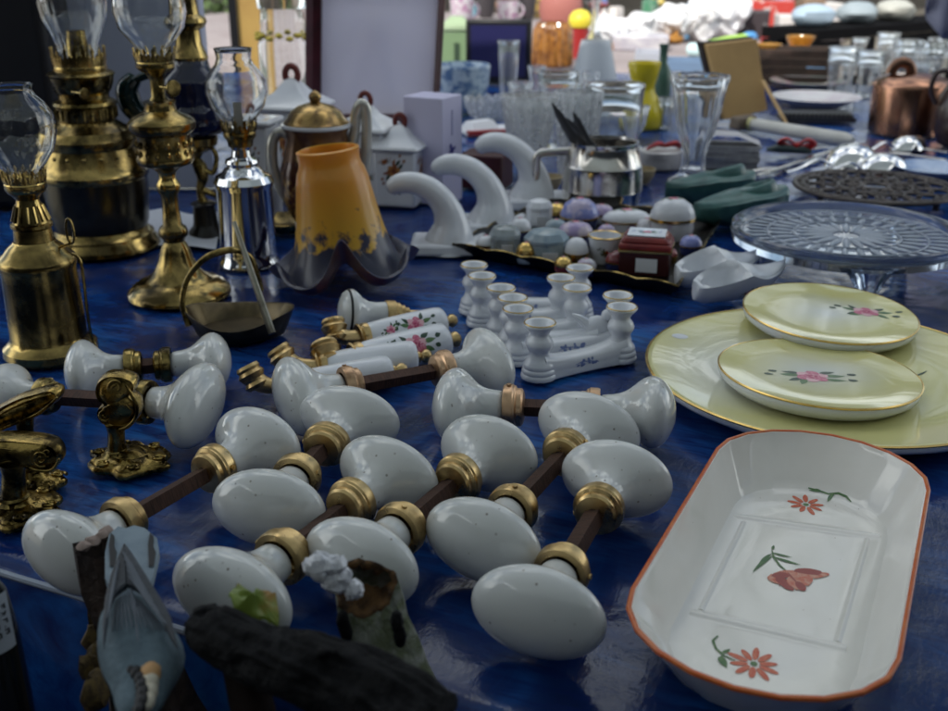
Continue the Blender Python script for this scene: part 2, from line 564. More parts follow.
def build_knobs():
    RK = random.Random(31)
    KM = knob_mesh()
    SUB = lambda o: setattr(o.modifiers.new('sub', 'SUBSURF'), 'render_levels', 1)
    CM = [collar_mesh(BRASSW, 'collar_bright'), collar_mesh(COPPERY, 'collar_coppery'), collar_mesh(BRASSD, 'collar_dark')]
    g = G(); g.box(1, .0078, .0078); so = g.obj('spindle_proto', RUST, sharp=30); SM = so.data; bpy.data.objects.remove(so)
    S = [  # far/left head px, near/right head px, heights, rolls, scales, collar look, label
        ((616, 479), (538, 612), (.024, .0235), (0, 0), (1, 1), 0, 'pair of speckled porcelain door knobs lying nearest the orange rimmed dish'),
        ((588, 429), (483, 541), (.024, .0235), (4, -4), (1, .98), 0, 'pair of porcelain door knobs tucked just behind the frontmost knob pair'),
        ((488, 454), (361, 562), (.024, .0235), (-3, 3), (1, 1), 0, 'pair of porcelain door knobs partly behind the mossy stump figurine'),
        ((388, 476), (232, 595), (.024, .0235), (3, 0), (1, 1), 0, 'pair of porcelain door knobs with one end above the green leaf and black log'),
        ((349, 419), (269, 508), (.024, .0235), (2, 3), (.98, .98), 0, 'short pair of porcelain door knobs beneath the long horizontal pair with bright collars'),
        ((257, 444), (70, 553), (.024, .0235), (-4, 0), (.98, .96), 0, 'pair of porcelain door knobs on long rusty rod reaching behind the bird figurine'),
        ((455, 405), (652, 412), (.0245, .0265), (10, -24), (.98, 1), 1, 'pair of porcelain door knobs with coppery collars before the candle holders'),
        ((297, 396), (488, 362), (.0255, .0245), (-14, 8), (.98, .96), 1, 'long pair of porcelain door knobs lying against the porcelain lever handles'),
        ((84, 371), (213, 361), (.0225, .0225), (6, -10), (.90, .88), 2, 'small pair of porcelain door knobs at the foot of the small brass lamp'),
        ((4, 394), (196, 405), (.022, .0265), (8, 14), (.86, 1.02), 2, 'pair of porcelain door knobs whose rod passes behind the standing brass handle'),
    ]
    for A, B_, zz, roll, sc, look, lab in S:
        a, b = P(*A, zz[0]), P(*B_, zz[1])
        c = (a + b) / 2; c.z = 0
        t = thing('door_knob_pair', lab, 'door knobs', c, 0, 'porcelain door knob pairs')
        ax = (b - a).normalized()
        ends = []
        for p, d, rl, s in ((a, -ax, roll[0], sc[0]), (b, ax, roll[1], sc[1])):
            # local x = outwards, local y = long axis of the oval (horizontal unless rolled)
            y = Vector((0, 0, 1)).cross(d).normalized(); z = d.cross(y)
            rot = Matrix((d, y, z)).transposed()
            rot = rot @ Matrix.Rotation(R(rl), 3, 'X')
            M = Matrix.Translation(p - c) @ rot.to_4x4() @ Matrix.Scale(s, 4)
            M = M @ Matrix.Diagonal((RK.uniform(.97, 1.03), RK.uniform(.95, 1.03), RK.uniform(.97, 1.06), 1))
            k = place_copy(KM, 'knob', t, M); SUB(k)
            q = place_copy(CM[look], 'collar', k, Matrix.Rotation(RK.uniform(0, 6.28), 4, 'X'))
            ends.append(p - d * (.044 * s))
        L = (ends[1] - ends[0]).length + .006
        mid = (ends[0] + ends[1]) / 2 - c
        y = Vector((0, 0, 1)).cross(ax).normalized(); z = ax.cross(y)
        M = Matrix.Translation(mid) @ Matrix((ax, y, z)).transposed().to_4x4() @ Matrix.Rotation(R(18), 4, 'X') @ Matrix.Diagonal((L, 1, 1, 1))
        place_copy(SM, 'spindle', t, M)


# ------------------------------------------------------------------ cast brass window handles
def build_brass_handles():
    cast = mat('cast brass', (.42, .29, .09), .24, 1, noise=(75, (.03, .021, .008), .42, .60), rnoise=(80, .14, .4), bump=(220, .35, .0012))

    def handle(lab, bpx, rx, ry, rz, stem, sr, outl, scrolls):
        c = P(*bpx); m = MPP(c.y, .02)
        t = thing('window_handle', lab, 'handle', c, 0, 'cast brass window handles')
        f_ = px_plane(c)
        g = G()
        n = 64
        def rg(k, z, w):
            o = []
            for i in range(n):
                a = 2 * PI * i / n
                q = k * (1 + w * .10 * cos(6 * a + .6) + w * .05 * cos(10 * a))
                x, y = rx * m * q * cos(a), ry * m * q * sin(a)
                o.append(Vector((x * cos(rz) - y * sin(rz), x * sin(rz) + y * cos(rz), z)))
            return o
        g.loft([rg(.96, 0, 1), rg(1.0, .001, 1), rg(1.0, .003, 1), rg(.93, .0045, 1), rg(.86, .0038, .8), rg(.78, .0055, 1.4), rg(.62, .006, -.8), rg(.5, .0075, .5), rg(.42, .007, 0), rg(.3, .010, 0)])
        for i in range(6):
            a = 2 * PI * i / 6 + .1
            ctr = Vector((rx * m * .8 * cos(a), ry * m * .8 * sin(a), .006))
            ctr = Vector((ctr.x * cos(rz) - ctr.y * sin(rz), ctr.x * sin(rz) + ctr.y * cos(rz), ctr.z))
            g.tube([ctr + Vector((.0045 * (1 - j / 14) * cos(j * .75 + a), .0035 * (1 - j / 14) * sin(j * .75 + a), 0)) for j in range(13)], .0011, 6)
        g.obj('base_plate', cast, t, sharp=60)
        g = G()
        z1 = f_(*stem[1]).z; z0 = .006
        x0, x1 = f_(*stem[0]).x, f_(*stem[1]).x
        pr = [(1.45, 0), (1.3, .04), (1.05, .12), (1.2, .16), (1.0, .2), (.9, .5), (.88, .75), (1.0, .9), (1.1, 1.0)]
        rings = []
        for k, u in pr:
            rings.append([Vector((x0 + (x1 - x0) * u + sr * m * k * cos(2 * PI * i / 24), sr * m * k * sin(2 * PI * i / 24), z0 + (z1 - z0) * u)) for i in range(24)])
        g.loft(rings); g.obj('stem', BRASSD, t, sharp=40)
        g = G()
        fine = []
        N = len(outl)
        for i in range(N):
            p0, p1, p2, p3 = (Vector((*outl[(i + k) % N], 0)) for k in (-1, 0, 1, 2))
            for j in range(4):
                u = j / 4
                q = .5 * ((2 * p1) + (p2 - p0) * u + (2 * p0 - 5 * p1 + 4 * p2 - p3) * u * u + (3 * p1 - p0 - 3 * p2 + p3) * u ** 3)
                fine.append((q.x, q.y))
        cx = sum(p[0] for p in fine) / len(fine); cy = sum(p[1] for p in fine) / len(fine)
        def lay(k, dy): return [f_(cx + (x - cx) * k, cy + (y - cy) * k) + Vector((0, dy, 0)) for x, y in fine]
        g.loft([lay(.55, .013), lay(.88, .011), lay(1.0, .006), lay(1.0, .0), lay(.93, -.0035), lay(.86, -.002), lay(.7, -.0035), lay(.45, -.0055), lay(.2, -.006)])
        for pts, r in scrolls:
            g.spline([f_(x, y) + Vector((0, -.0045, 0)) for x, y in pts], [r * m * .5] + [r * m] * (len(pts) - 2) + [r * m * .4], 5, n=8)
        g.obj('scroll_grip', cast, t, sharp=60)

    def spiral(cx, cy, r, turns=1.6, a0=0.0, d=1):
        return [(cx + r * (1 - .85 * i / 14) * cos(a0 + d * turns * 2 * PI * i / 14), cy + r * (1 - .85 * i / 14) * sin(a0 + d * turns * 2 * PI * i / 14)) for i in range(15)]
    handle('small cast brass window handle standing on its own scalloped base plate', (130, 463), 42, 34, R(-18), ((118, 463), (116, 424)), 9.5,
           [(100, 378), (110, 373), (124, 374), (135, 379), (136, 388), (131, 394), (139, 402), (140, 414), (132, 424), (117, 428), (105, 424), (98, 416), (99, 408), (105, 403), (98, 397), (96, 387)],
           [(spiral(107, 412, 6.5), 1.5), (spiral(118, 384, 8, 1.5, 2), 1.5), ([(128, 382), (134, 392), (139, 404), (137, 416), (127, 425), (112, 426)], 1.9), ([(102, 392), (114, 394), (126, 400), (134, 408)], 1.3), ([(104, 397), (114, 401), (124, 408)], 1.1)])
    handle('cast brass window handle with long scroll grip nearest the table edge', (16, 512), 46, 40, R(-10), ((15, 512), (14, 462)), 13,
           [(-60, 446), (-30, 440), (0, 437), (22, 438), (42, 440), (57, 444), (62, 453), (60, 463), (49, 470), (34, 466), (18, 459), (0, 461), (-30, 470), (-60, 468)],
           [(spiral(44, 455, 8.5, 1.7, 1), 1.8), ([(62, 455), (55, 466), (38, 466), (18, 458), (0, 460), (-30, 468)], 1.9), ([(-40, 446), (-10, 444), (14, 446), (30, 450)], 1.4), ([(-40, 452), (-10, 449), (10, 451), (26, 456)], 1.3), (spiral(50, 449, 5, 1.2), 1.1)])
    handle('cast brass window handle with leaf shaped grip before the cropped porcelain knob', (40, 486), 24, 26, R(10), ((30, 486), (24, 412)), 9,
           [(-60, 450), (-24, 420), (0, 406), (20, 396), (40, 390), (54, 387), (61, 391), (58, 401), (46, 405), (38, 414), (20, 421), (0, 430), (-30, 452), (-60, 470)],
           [([(60, 394), (50, 404), (38, 412), (18, 420), (-4, 430), (-30, 448)], 1.9), ([(54, 391), (30, 398), (6, 410), (-20, 428)], 1.3), (spiral(30, 404, 5, 1.4), 1.2), (spiral(8, 415, 5, 1.4, 2), 1.2), ([(40, 396), (24, 406), (4, 418)], 1.0)])


# ------------------------------------------------------------------ plates and dish
def yellow_glaze(rad, white_r, soft, shift=(0, 0)):
    m = bpy.data.materials.new('yellow shaded glaze'); m.use_nodes = True
    nt, b = nodes_of(m); L = nt.links
    tc = nt.nodes.new('ShaderNodeTexCoord')
    mp = nt.nodes.new('ShaderNodeMapping'); mp.inputs['Location'].default_value = (shift[0], shift[1], 0)
    mp.inputs['Scale'].default_value = (1, 1, 0)
    L.new(tc.outputs['Object'], mp.inputs[0])
    ln = nt.nodes.new('ShaderNodeVectorMath'); ln.operation = 'LENGTH'; L.new(mp.outputs[0], ln.inputs[0])
    nz = nt.nodes.new('ShaderNodeTexNoise'); nz.inputs['Scale'].default_value = 14; nz.inputs['Detail'].default_value = 3
    L.new(tc.outputs['Object'], nz.inputs['Vector'])
    ma = nt.nodes.new('ShaderNodeMath'); ma.operation = 'MULTIPLY_ADD'; ma.inputs[1].default_value = .05
    L.new(nz.outputs['Fac'], ma.inputs[0]); L.new(ln.outputs['Value'], ma.inputs[2])
    mr = nt.nodes.new('ShaderNodeMapRange')
    mr.inputs['From Min'].default_value = white_r + .025; mr.inputs['From Max'].default_value = white_r + soft + .025
    L.new(ma.outputs[0], mr.inputs['Value'])
    mx = nt.nodes.new('ShaderNodeMix'); mx.data_type = 'RGBA'
    mx.inputs[6].default_value = (.74, .76, .72, 1); mx.inputs[7].default_value = (.68, .64, .27, 1)
    L.new(mr.outputs[0], mx.inputs[0]); L.new(mx.outputs[2], b.inputs['Base Color'])
    b.inputs['Roughness'].default_value = .13; b.inputs['Coat Weight'].default_value = .4
    return m


def plate(name, lab, cat, px, py, z, rad, z_lo, lip, motifs, white_r, soft, rot=None, group=None, thick=.006, shift=(0, 0), fk=.60):
    c = P(px, py, z)
    t = thing(name, lab, cat, (c.x, c.y, z_lo), 0, group, rot=rot)
    h = z - z_lo
    ym = yellow_glaze(rad, white_r, soft, shift)
    g = G()
    und = [(0, .0004), (rad * (fk - .04), .0004), (rad * fk, 0), (rad * (fk + .03), .0006), (rad * max(.82, fk + .05), h * .2), (rad * .985, h - thick), (rad * .998, h - thick * .6), (rad, h - .001)]
    top = [(rad * .99, h), (rad * .96, h - lip * .12), (rad * .85, h - lip * .55), (rad * .72, h - lip * .95), (rad * .6, h - lip), (rad * .3, h - lip * 1.02), (0, h - lip * 1.02)]
    g.m = 1; g.lathe(und, 96)
    g.m = 0; g.lathe([und[-1]] + top, 96)
    bmesh.ops.remove_doubles(g.bm, verts=g.bm.verts[:], dist=1e-6)
    for mo in motifs:
        g.decal(mo, (0, 0, 0), (1, 0, 0), (0, 1, 0))
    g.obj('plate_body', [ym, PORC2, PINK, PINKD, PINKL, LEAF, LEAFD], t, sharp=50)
    g = G()
    g.lathe([(rad + .0003, h - .0010), (rad + .0005, h - .0002), (rad * .993, h + .0004), (rad * .989, h + .0001)], 96, closed_loop=True)
    g.obj('gilt_rim', GOLD, t)
    return t


def build_plates():
    sl = (2, 3, 4, 5, 6)
    c0 = P(830, 366, .016)

    def loc(px, py, z, c):  # pixel to plate-local
        q = P(px, py, z); return q.x - c.x, q.y - c.y
    a = loc(733, 371, .013, c0); b = loc(918, 388, .013, c0); d = loc(922, 372, .013, c0)
    mo = [(6, leafp(a[0], a[1], .016, .0022, .3)), (5, leafp(a[0] + .004, a[1], .012, .002, -.5)),
          (6, leafp(b[0], b[1], .012, .003, .7)), (5, leafp(b[0] - .004, b[1] - .004, .012, .003, 2.6)), (6, leafp(d[0] - .005, d[1], .016, .0012, .4))]
    glare_xy = loc(680, 336, .014, c0); mo.append((1, ell(glare_xy[0], glare_xy[1], .0068, .0045, .3, 16)))  # white oval painted on for the plate's glare spot
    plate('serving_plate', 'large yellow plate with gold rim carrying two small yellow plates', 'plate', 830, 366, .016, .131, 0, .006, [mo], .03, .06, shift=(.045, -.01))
    c1 = P(818, 371, .022)
    x, y = loc(812, 376, .021, c1)
    plate('small_plate', 'small yellow plate with pink rose spray in its middle on the large plate', 'plate', 818, 371, .022, .0684, .0105, .0020,
          [rose(.0150, sl, x, y, 1.05, .05)], .0, .055, rot=(R(-1.5), R(2), 0), group='small yellow plates', thick=.0065, fk=.88)
    c2 = P(829, 311, .027)
    x, y = loc(866, 310, .026, c2)
    plate('small_plate', 'small yellow plate with red rose beside its gold edge on the large plate rim', 'plate', 829, 311, .027, .0670, .0160, .0020,
          [rose(.0135, sl, x, y, 1.0, -.2)], .0, .05, rot=(R(2), R(1.5), 0), group='small yellow plates', thick=.0065, fk=.88)


def dish_outline(hw, hl, straight, n_end=10, n_side=5):
    """rounded rectangle with faceted ends, long axis along local x; counter clockwise"""
    pts = []
    er = hl - straight
    for s in (1, -1):
        for i in range(n_end + 1):
            t = -PI / 2 + PI * i / n_end
            ex = 1.0
            cx, sy = cos(t), sin(t)
            x = straight + er * (abs(cx) ** ex); y = hw * (abs(sy) ** ex) * (1 if sy >= 0 else -1)
            pts.append((x * s, y * s))
    return pts


def build_dish():
    c = Vector((.1535, .4385, 0))
    t = thing('oblong_dish', 'oblong white dish with orange rim and painted red flowers', 'dish', c, R(64))
    g = G()

    def ring(hw, hl, st, z, n_end=10, fine=4, pinch=0.0):
        o = dish_outline(hw, hl, st, n_end)
        r = []
        for i, p in enumerate(o):
            q = o[(i + 1) % len(o)]
            for k in range(fine):
                f_ = k / fine
                r.append(Vector((p[0] + (q[0] - p[0]) * f_, p[1] + (q[1] - p[1]) * f_, z)))
        return r
    H = .034
    K = 1.043
    def rg(hw, hl, st, z): return ring(hw * K, hl * K, st * K, z)
    outer = [rg(.036, .090, .056, .0), rg(.039, .094, .058, .0018), rg(.042, .099, .061, .007), rg(.047, .108, .067, .020), rg(.0525, .1172, .0735, H - .002), rg(.0535, .1185, .074, H)]
    inner = [rg(.0515, .1163, .073, H), rg(.0500, .1140, .0715, H - .005), rg(.0455, .1060, .0665, .021), rg(.0415, .0995, .0625, .0125), rg(.0385, .0945, .060, .0092), rg(.034, .089, .056, .0082), rg(.02, .07, .045, .008)]
    vs = g.loft(outer + inner, (True, True))
    def L2(px, py):
        q = P(px, py, .0086) - c
        a = R(64)
        return (q.x * cos(a) + q.y * sin(a), -q.x * sin(a) + q.y * cos(a))
    # pressed ridges that part the floor into three
    def ridge(a, b, w=.0022, h=.0012):
        a, b = Vector(a), Vector(b); d = (b - a).normalized(); n = Vector((-d.y, d.x, 0)) * w
        up = Vector((0, 0, h))
        rg = []
        for k in range(9):
            p = a + (b - a) * (k / 8)
            rg.append([p + n * (j / 5) + up * (math.exp(-(j / 2.4) ** 2)) - Vector((0, 0, .00012)) for j in range(-5, 6)] + [p - Vector((0, 0, .002))])
        g.loft(rg)
    z = .0082
    for px_ in ([(733, 515), (880, 536)], [(690, 611), (846, 648)]):
        a_, b_ = L2(*px_[0]), L2(*px_[1])
        ridge((a_[0], a_[1], z), (b_[0], b_[1], z), .0044, .0009)
    for px_ in ([(744, 521), (701, 609)], [(868, 538), (838, 641)]):
        a_, b_ = L2(*px_[0]), L2(*px_[1])
        ridge((a_[0], a_[1], z), (b_[0], b_[1], z), .0024, .0005)

    F, Gm, Yc, Dk = 1, 2, 3, 4

    def daisy(cx, cy, r, n=10, a0=0.0):
        o = []
        for i in range(n):
            t = a0 + 2 * PI * i / n
            k = random.uniform(.88, 1.08)
            o.append((F, ell(cx + r * .62 * k * cos(t), cy + r * .62 * k * sin(t), r * .40 * k, r * .14, t, 10, .06)))
        o.append((Gm, ell(cx, cy, r * .15, r * .15, 0, 8)))
        return o

    def px_stroke(pts, w):
        return [(Gm, q) for q in stroke([L2(*p) for p in pts], w)]
    pol = []
    x, y = L2(806, 504); pol += daisy(x, y, .0105, 9, .2)
    pol += px_stroke([(808, 490), (818, 492), (828, 495), (838, 496), (846, 499), (851, 503)], .0006)
    for (px, py), (qx, qy) in (((822, 493), (809, 490)), ((834, 495), (824, 500))):
        p, q = L2(px, py), L2(qx, qy)
        pol.append((Gm, leafp(p[0], p[1], math.dist(p, q), .0014, math.atan2(q[1] - p[1], q[0] - p[0]))))
    x, y = L2(754, 663); pol += daisy(x, y, .0112, 10, .1)
    pol += px_stroke([(735, 660), (724, 655), (716, 648), (713, 640), (718, 635)], .0006)
    for (px, py), (qx, qy), w in (((722, 652), (732, 650), .0012), ((721, 655), (722, 667), .0022)):
        p, q = L2(px, py), L2(qx, qy)
        pol.append((Gm, leafp(p[0], p[1], math.dist(p, q), w, math.atan2(q[1] - p[1], q[0] - p[0]))))
    # the hanging tulip in the middle
    pol += px_stroke([(772, 550), (774, 557), (780, 565), (787, 571)], .0006)
    for (px, py), (qx, qy), w in (((773, 555), (748, 570), .0013), ((772, 553), (756, 562), .0010), ((773, 556), (800, 566), .0013), ((772, 552), (792, 558), .001), ((772, 549), (775, 545), .0009)):
        p, q = L2(px, py), L2(qx, qy)
        pol.append((Gm, leafp(p[0], p[1], math.dist(p, q), w, math.atan2(q[1] - p[1], q[0] - p[0]), .12)))
    ua = L2(790, 570); ub = L2(800, 570); ta = math.atan2(ub[1] - ua[1], ub[0] - ua[0])
    for (px, py), a_, b__, dr, k in (((777, 579), .0050, .0036, -.9, Yc), ((785, 583), .0062, .0030, -1.2, Dk), ((795, 582), .0066, .0036, -1.5, Yc), ((806, 578), .0064, .0034, -1.9, Yc), ((817, 575), .0062, .0024, -2.9, Yc),
                                     ((791, 574), .0080, .0036, -.1, Yc), ((808, 571), .0070, .0028, -.15, Dk), ((801, 586), .0042, .0024, -1.5, Dk), ((781, 575), .0046, .0028, .2, Dk), ((799, 576), .0058, .0024, -.5, Yc)):
        x, y = L2(px, py)
        pol.append((k, ell(x, y, a_, b__, ta + dr, 14, .10)))
    for (px, py), (qx, qy) in (((787, 571), (800, 588)), ((786, 571), (776, 586)), ((792, 570), (822, 577))):
        p, q = L2(px, py), L2(qx, qy)
        pol.append((Dk, leafp(p[0], p[1], math.dist(p, q), .0006, math.atan2(q[1] - p[1], q[0] - p[0]), .1)))
    g.decal(pol, (0, 0, 0), (1, 0, 0), (0, 1, 0), far=.03)
    RED = mat('coral flower paint', (.60, .10, .045), .2, noise=(500, (.66, .22, .12), .4, .7))
    SAL = mat('salmon tulip paint', (.58, .14, .08), .2, noise=(260, (.66, .34, .24), .4, .62))
    DRED = mat('tulip shade paint', (.34, .06, .05), .25)
    g.obj('dish_body', [PORCW, RED, LEAF, SAL, DRED], t, sharp=24)
    g = G()
    band = [rg(.0537, .1187, .0742, H - .0012), rg(.0540, .1190, .0742, H + .0002), rg(.0534, .1184, .074, H + .0007), rg(.0522, .1171, .0732, H + .0006), rg(.0519, .1168, .0731, H - .0001)]
    g.loft(band, (False, False)); g.obj('orange_rim', ORANGE, t, sharp=0)


# ------------------------------------------------------------------ lever handles, round knob
def lever_handle(lab, p0, p1, z, rad, painted, elbow_dir, group):
    """porcelain grip from p0 (elbow end) to p1 (tip)"""
    a, b = P(*p0, z), P(*p1, z)
    c = Vector((a.x, a.y, 0))
    t = thing('lever_handle', lab, 'door handle', c, 0, group)
    d = (b - a); L = d.length; ang = math.atan2(d.y, d.x)
    T = Matrix.Translation((0, 0, z)) @ Matrix.Rotation(ang, 4, 'Z') @ Matrix.Rotation(PI / 2, 4, 'Y')
    g = G()
    r = rad
    g.lathe([(r * .55, 0), (r * .72, .0006), (r * .8, .004), (r * .9, L * .25), (r, L * .6), (r * 1.04, L * .88), (r * 1.0, L * .95), (r * .85, L * .985), (r * .5, L), (0, L)], 32, T)
    if painted:
        U = Vector((cos(ang), sin(ang), 0)); W = Vector((0, sin(R(32)), cos(R(32))))
        W = (W - U * W.dot(U)).normalized()
        s = r * .78
        sl = (1, 2, 3, 4, 5)
        g.decal(rose(s, sl, 0, 0, .9, painted), Vector((0, 0, z)) + U * (L * .56), U, W, far=.03)
        g.decal(rose(s * .5, sl, 0, 0, .9, .6), Vector((0, 0, z)) + U * (L * .25), U, W, far=.03)
    g.obj('porcelain_grip', [PORC2, PINK, PINKD, PINKL, LEAF, LEAFD], t)
    g = G()
    g.lathe([(r * .78, -.007), (r * .88, -.006), (r * .7, -.004), (r * .84, -.002), (r * .84, .0012), (r * .6, .0014)], 28, T)
    e = Vector((cos(ang), sin(ang), 0))
    q = Vector((0, 0, z))
    side = elbow_dir
    pts = [q - e * .004, q - e * .012 + side * .001, q - e * .019 + side * .003, q - e * .023 + side * .007, q - e * .024 + side * .010]
    g.spline(pts, [r * .5, r * .46, r * .52, r * .62, r * .75], 5, n=14)
    g.obj('elbow', BRASSW, t, sharp=50)
    g = G()
    sd = side.normalized()
    M = Matrix.Translation(q - e * .024 + side * .008) @ sd.to_track_quat('Z', 'Y').to_matrix().to_4x4() @ Matrix.Scale(.74, 4)
    g.lathe([(0, -.010), (r * .8, -.0095), (r * 1.0, -.006), (r * .78, -.002), (r * .95, .001), (r * 1.12, .005), (r * .9, .0085), (r * 1.0, .011), (r * .9, .014), (0, .0145)], 24, M)
    g.obj('rose_boss', BRASSW, t, sharp=35)
    g = G()
    g.lathe([(0, L - .001), (r * .34, L), (r * .34, L + .002), (r * .25, L + .003), (r * .42, L + .006), (r * .42, L + .0085), (r * .25, L + .011), (0, L + .0115)], 20, T)
    g.obj('end_finial', BRASSW, t)
    return t


def build_levers():
    gp = 'porcelain lever handles'
    up = Vector((-.35, .1, .9)).normalized()
    lever_handle('rose painted porcelain lever handle touching the round black ringed knob', (366, 336), (444, 322), .016, .0125, .15, Vector((-.2, .5, .75)), gp)
    lever_handle('rose painted porcelain lever handle, lower of the two with pink roses', (360, 358), (447, 341), .0135, .0145, .1, Vector((-.3, .6, .6)), gp)
    lever_handle('plain white porcelain lever handle just under the rose painted ones', (325, 366), (417, 357), .0125, .0125, 0, Vector((-.6, .3, .8)), gp)
    lever_handle('plain white porcelain lever handle behind the long knob pair', (294, 385), (392, 371), .0115, .0115, 0, Vector((-.5, .3, .9)), gp)
    # round knob with black ring
    a = P(350, 313, .022); b = P(404, 314, .016)
    c = Vector((a.x, a.y, 0))
    t = thing('round_knob', 'round white porcelain knob with black ring and stepped brass neck', 'door knob', c)
    d = (b - a); L = d.length; d.normalize()
    T = Matrix.Translation((0, 0, a.z)) @ d.to_track_quat('Z', 'Y').to_matrix().to_4x4()
    g = G()
    k = .001
    pr = [(0, -9), (8, -8.4), (15, -6), (17.6, -3)]
    pr2 = [(17.6, -3), (18.4, -1.2)]
    pr3 = [(18.4, -1.2), (18.6, 1.5), (16.5, 5), (12.5, 9), (9.6, 14), (8.8, 20), (9.2, 26), (9.6, 30), (0, 30)]
    sc = 1.05
    g.m = 0; g.lathe([(r * k * sc, z * k * sc) for r, z in pr], 40, T)
    g.m = 1; g.lathe([(r * k * sc, z * k * sc) for r, z in pr2], 40, T)
    g.m = 0; g.lathe([(r * k * sc, z * k * sc) for r, z in pr3], 40, T)
    bmesh.ops.remove_doubles(g.bm, verts=g.bm.verts[:], dist=1e-6)
    g.obj('knob', [PORC, BLACK], t, sharp=60)
    g = G()
    st = [(10.4, 29), (11, 30), (11, 37), (9.4, 38), (9.4, 41), (7.6, 42), (7.6, 45), (5.6, 46), (5.6, 49), (3.5, 50), (3.5, 60), (0, 60)]
    g.lathe([(r * k, z * k) for r, z in st], 32, T)
    g.obj('brass_neck', BRASSW, t, sharp=30)


# ------------------------------------------------------------------ candle holder bars
def build_candle_bars():
    T_ = [((540, 322), (622, 306), 2), ((518, 308), (618, 294.5), 2), ((512.6, 297), (598, 296), 1), ((501, 287), (577, 287), 2), ((482, 275), (561, 277), 2), ((474, 264), (580, 267), 2)]
    labs = ['porcelain double candle holder with blue flowers on its bar, nearest the knobs',
            'porcelain double candle holder lying close against the frontmost flowered one',
            'single ended porcelain candle holder with a small bird on its bar',
            'short porcelain double candle holder in the middle of the cluster',
            'short porcelain double candle holder second from the dark tray',
            'porcelain double candle holder nearest the dark tray of small boxes']
    Hh = .043
    for (A, B_, posts), lab in zip(T_, labs):
        a, b = P(*A, Hh), P(*B_, Hh)
        c = Vector((a.x, a.y, 0)); d = b - a; d.z = 0
        L = d.length
        t = thing('candle_holder', lab, 'candle holder', c, math.atan2(d.y, d.x), 'white porcelain candle holders')
        k = .001
        prof = [(0, 0), (13, 0), (13.6, 1.5), (13.0, 3.3), (12.2, 4), (12.9, 5.2), (12.2, 7.2), (11.3, 8), (11.9, 9.3), (11.2, 11.5), (9.2, 14), (7.6, 17.5), (7.2, 19.5), (8.7, 22.5), (10.2, 25.5), (10.3, 27.5),
                (9, 30.5), (7.0, 33), (6.9, 34.5), (8.6, 37.5), (11.4, 40.3), (12, 41.6), (11.6, 42.6), (10.4, 42.9), (9.0, 41.6), (7.2, 36.5), (5.5, 34), (0, 33)]
        for x in ([0, L] if posts == 2 else [0]):
            g = G(); g.lathe([(r * k, z * k) for r, z in prof], 36, Matrix.Translation((x, 0, 0)))
            p = g.obj('candle_cup', PORC2, t, sharp=65)
            g = G()
            g.lathe([(11.7 * k, 42.3 * k), (11.85 * k, 42.7 * k), (11.4 * k, 43.15 * k), (10.9 * k, 43.1 * k), (10.9 * k, 42.6 * k)], 36, Matrix.Translation((x, 0, 0)), closed_loop=True)
            g.obj('gilt_rim', GOLD, p)
        g = G()
        rings = []
        for i in range(15):
            s = i / 14
            x = L * s
            w = .0085 * (1 + .25 * (2 * s - 1) ** 2); h = .0155 + .004 * (2 * s - 1) ** 4 - .002 * (1 - (2 * s - 1) ** 2)
            rings.append([Vector((x, w * y, h * z)) for y, z in ((-1.05, 0), (-1.1, .12), (-.98, .3), (-1.0, .45), (-.92, .8), (-.7, .95), (-.3, 1), (.3, 1), (.7, .95), (.92, .8), (1.0, .45), (.98, .3), (1.1, .12), (1.05, 0))])
        g.loft(rings)
        pol = []
        for q in (.42, .5, .58):
            x = L * q
            for i in range(5):
                pol.append((1, ell(x + random.uniform(-.004, .004), .008 + random.uniform(-.0025, .0025), .0016, .001, random.uniform(0, 3), 7, .2)))
        pol += [(1, s_) for s_ in stroke([(L * .36, .007), (L * .45, .0085), (L * .56, .0075), (L * .65, .006)], .0004)]
        g.decal(pol, (0, 0, 0), (1, 0, 0), (0, 0, 1), far=.05)
        g.obj('bar', [PORC2, BLUEP], t, sharp=50)
        if posts == 1:
            g = G(); g.ball((L, 0, .018), (.010, .0075, .009), 14); g.ball((L + .008, 0, .027), .005, 12)
            g.tube([(L + .012, 0, .027), (L + .0155, 0, .0265)], [.0015, .0004], 6); g.spline([(L - .006, 0, .019), (L - .014, 0, .025), (L - .02, 0, .028)], [.005, .003, .001], 4, n=8)
            g.obj('bird', PORC2, t)


# ------------------------------------------------------------------ lamps
def gallery(bottom_r, top_r, z0, z1, parent, mt, n=16):
    """burner gallery: ring with a crown of pierced prongs"""
    g = G()
    h = z1 - z0
    g.lathe([(bottom_r * .8, z0), (bottom_r, z0 + h * .05), (bottom_r * 1.05, z0 + h * .2), (bottom_r, z0 + h * .32), (bottom_r * .96, z0 + h * .32), (bottom_r * .96, z0 + h * .1)], 32)
    for i in range(n):
        t = 2 * PI * i / n
        for dt, hh in ((0, 1.0), (PI / n, .72)):
            a = t + dt
            r0, r1 = bottom_r * .98, top_r
            w = 2 * PI * r0 / n * .30
            M = Matrix.Rotation(a, 4, 'Z')
            rg = []
            for s, k in ((.28, 1.), (.5, 1.15), (.7, .6), (.85, .9), (1., .15)):
                z = z0 + h * s * (hh if s > .3 else 1); r = r0 + (r1 - r0) * s
                rg.append([M @ Vector((r, -w * k, z)), M @ Vector((r + .0006, 0, z)), M @ Vector((r, w * k, z)), M @ Vector((r - .0006, 0, z))])
            g.loft(rg)
    return g.obj('burner_gallery', mt, parent, sharp=40)


def chimney(prof, parent, th=.0011, name='glass_chimney'):
    g = G()
    inner = [(max(r - th, .0005), z) for r, z in prof]
    g.lathe(prof + inner[::-1], 44, closed_loop=True)
    return g.obj(name, GLASS, parent, sharp=0)


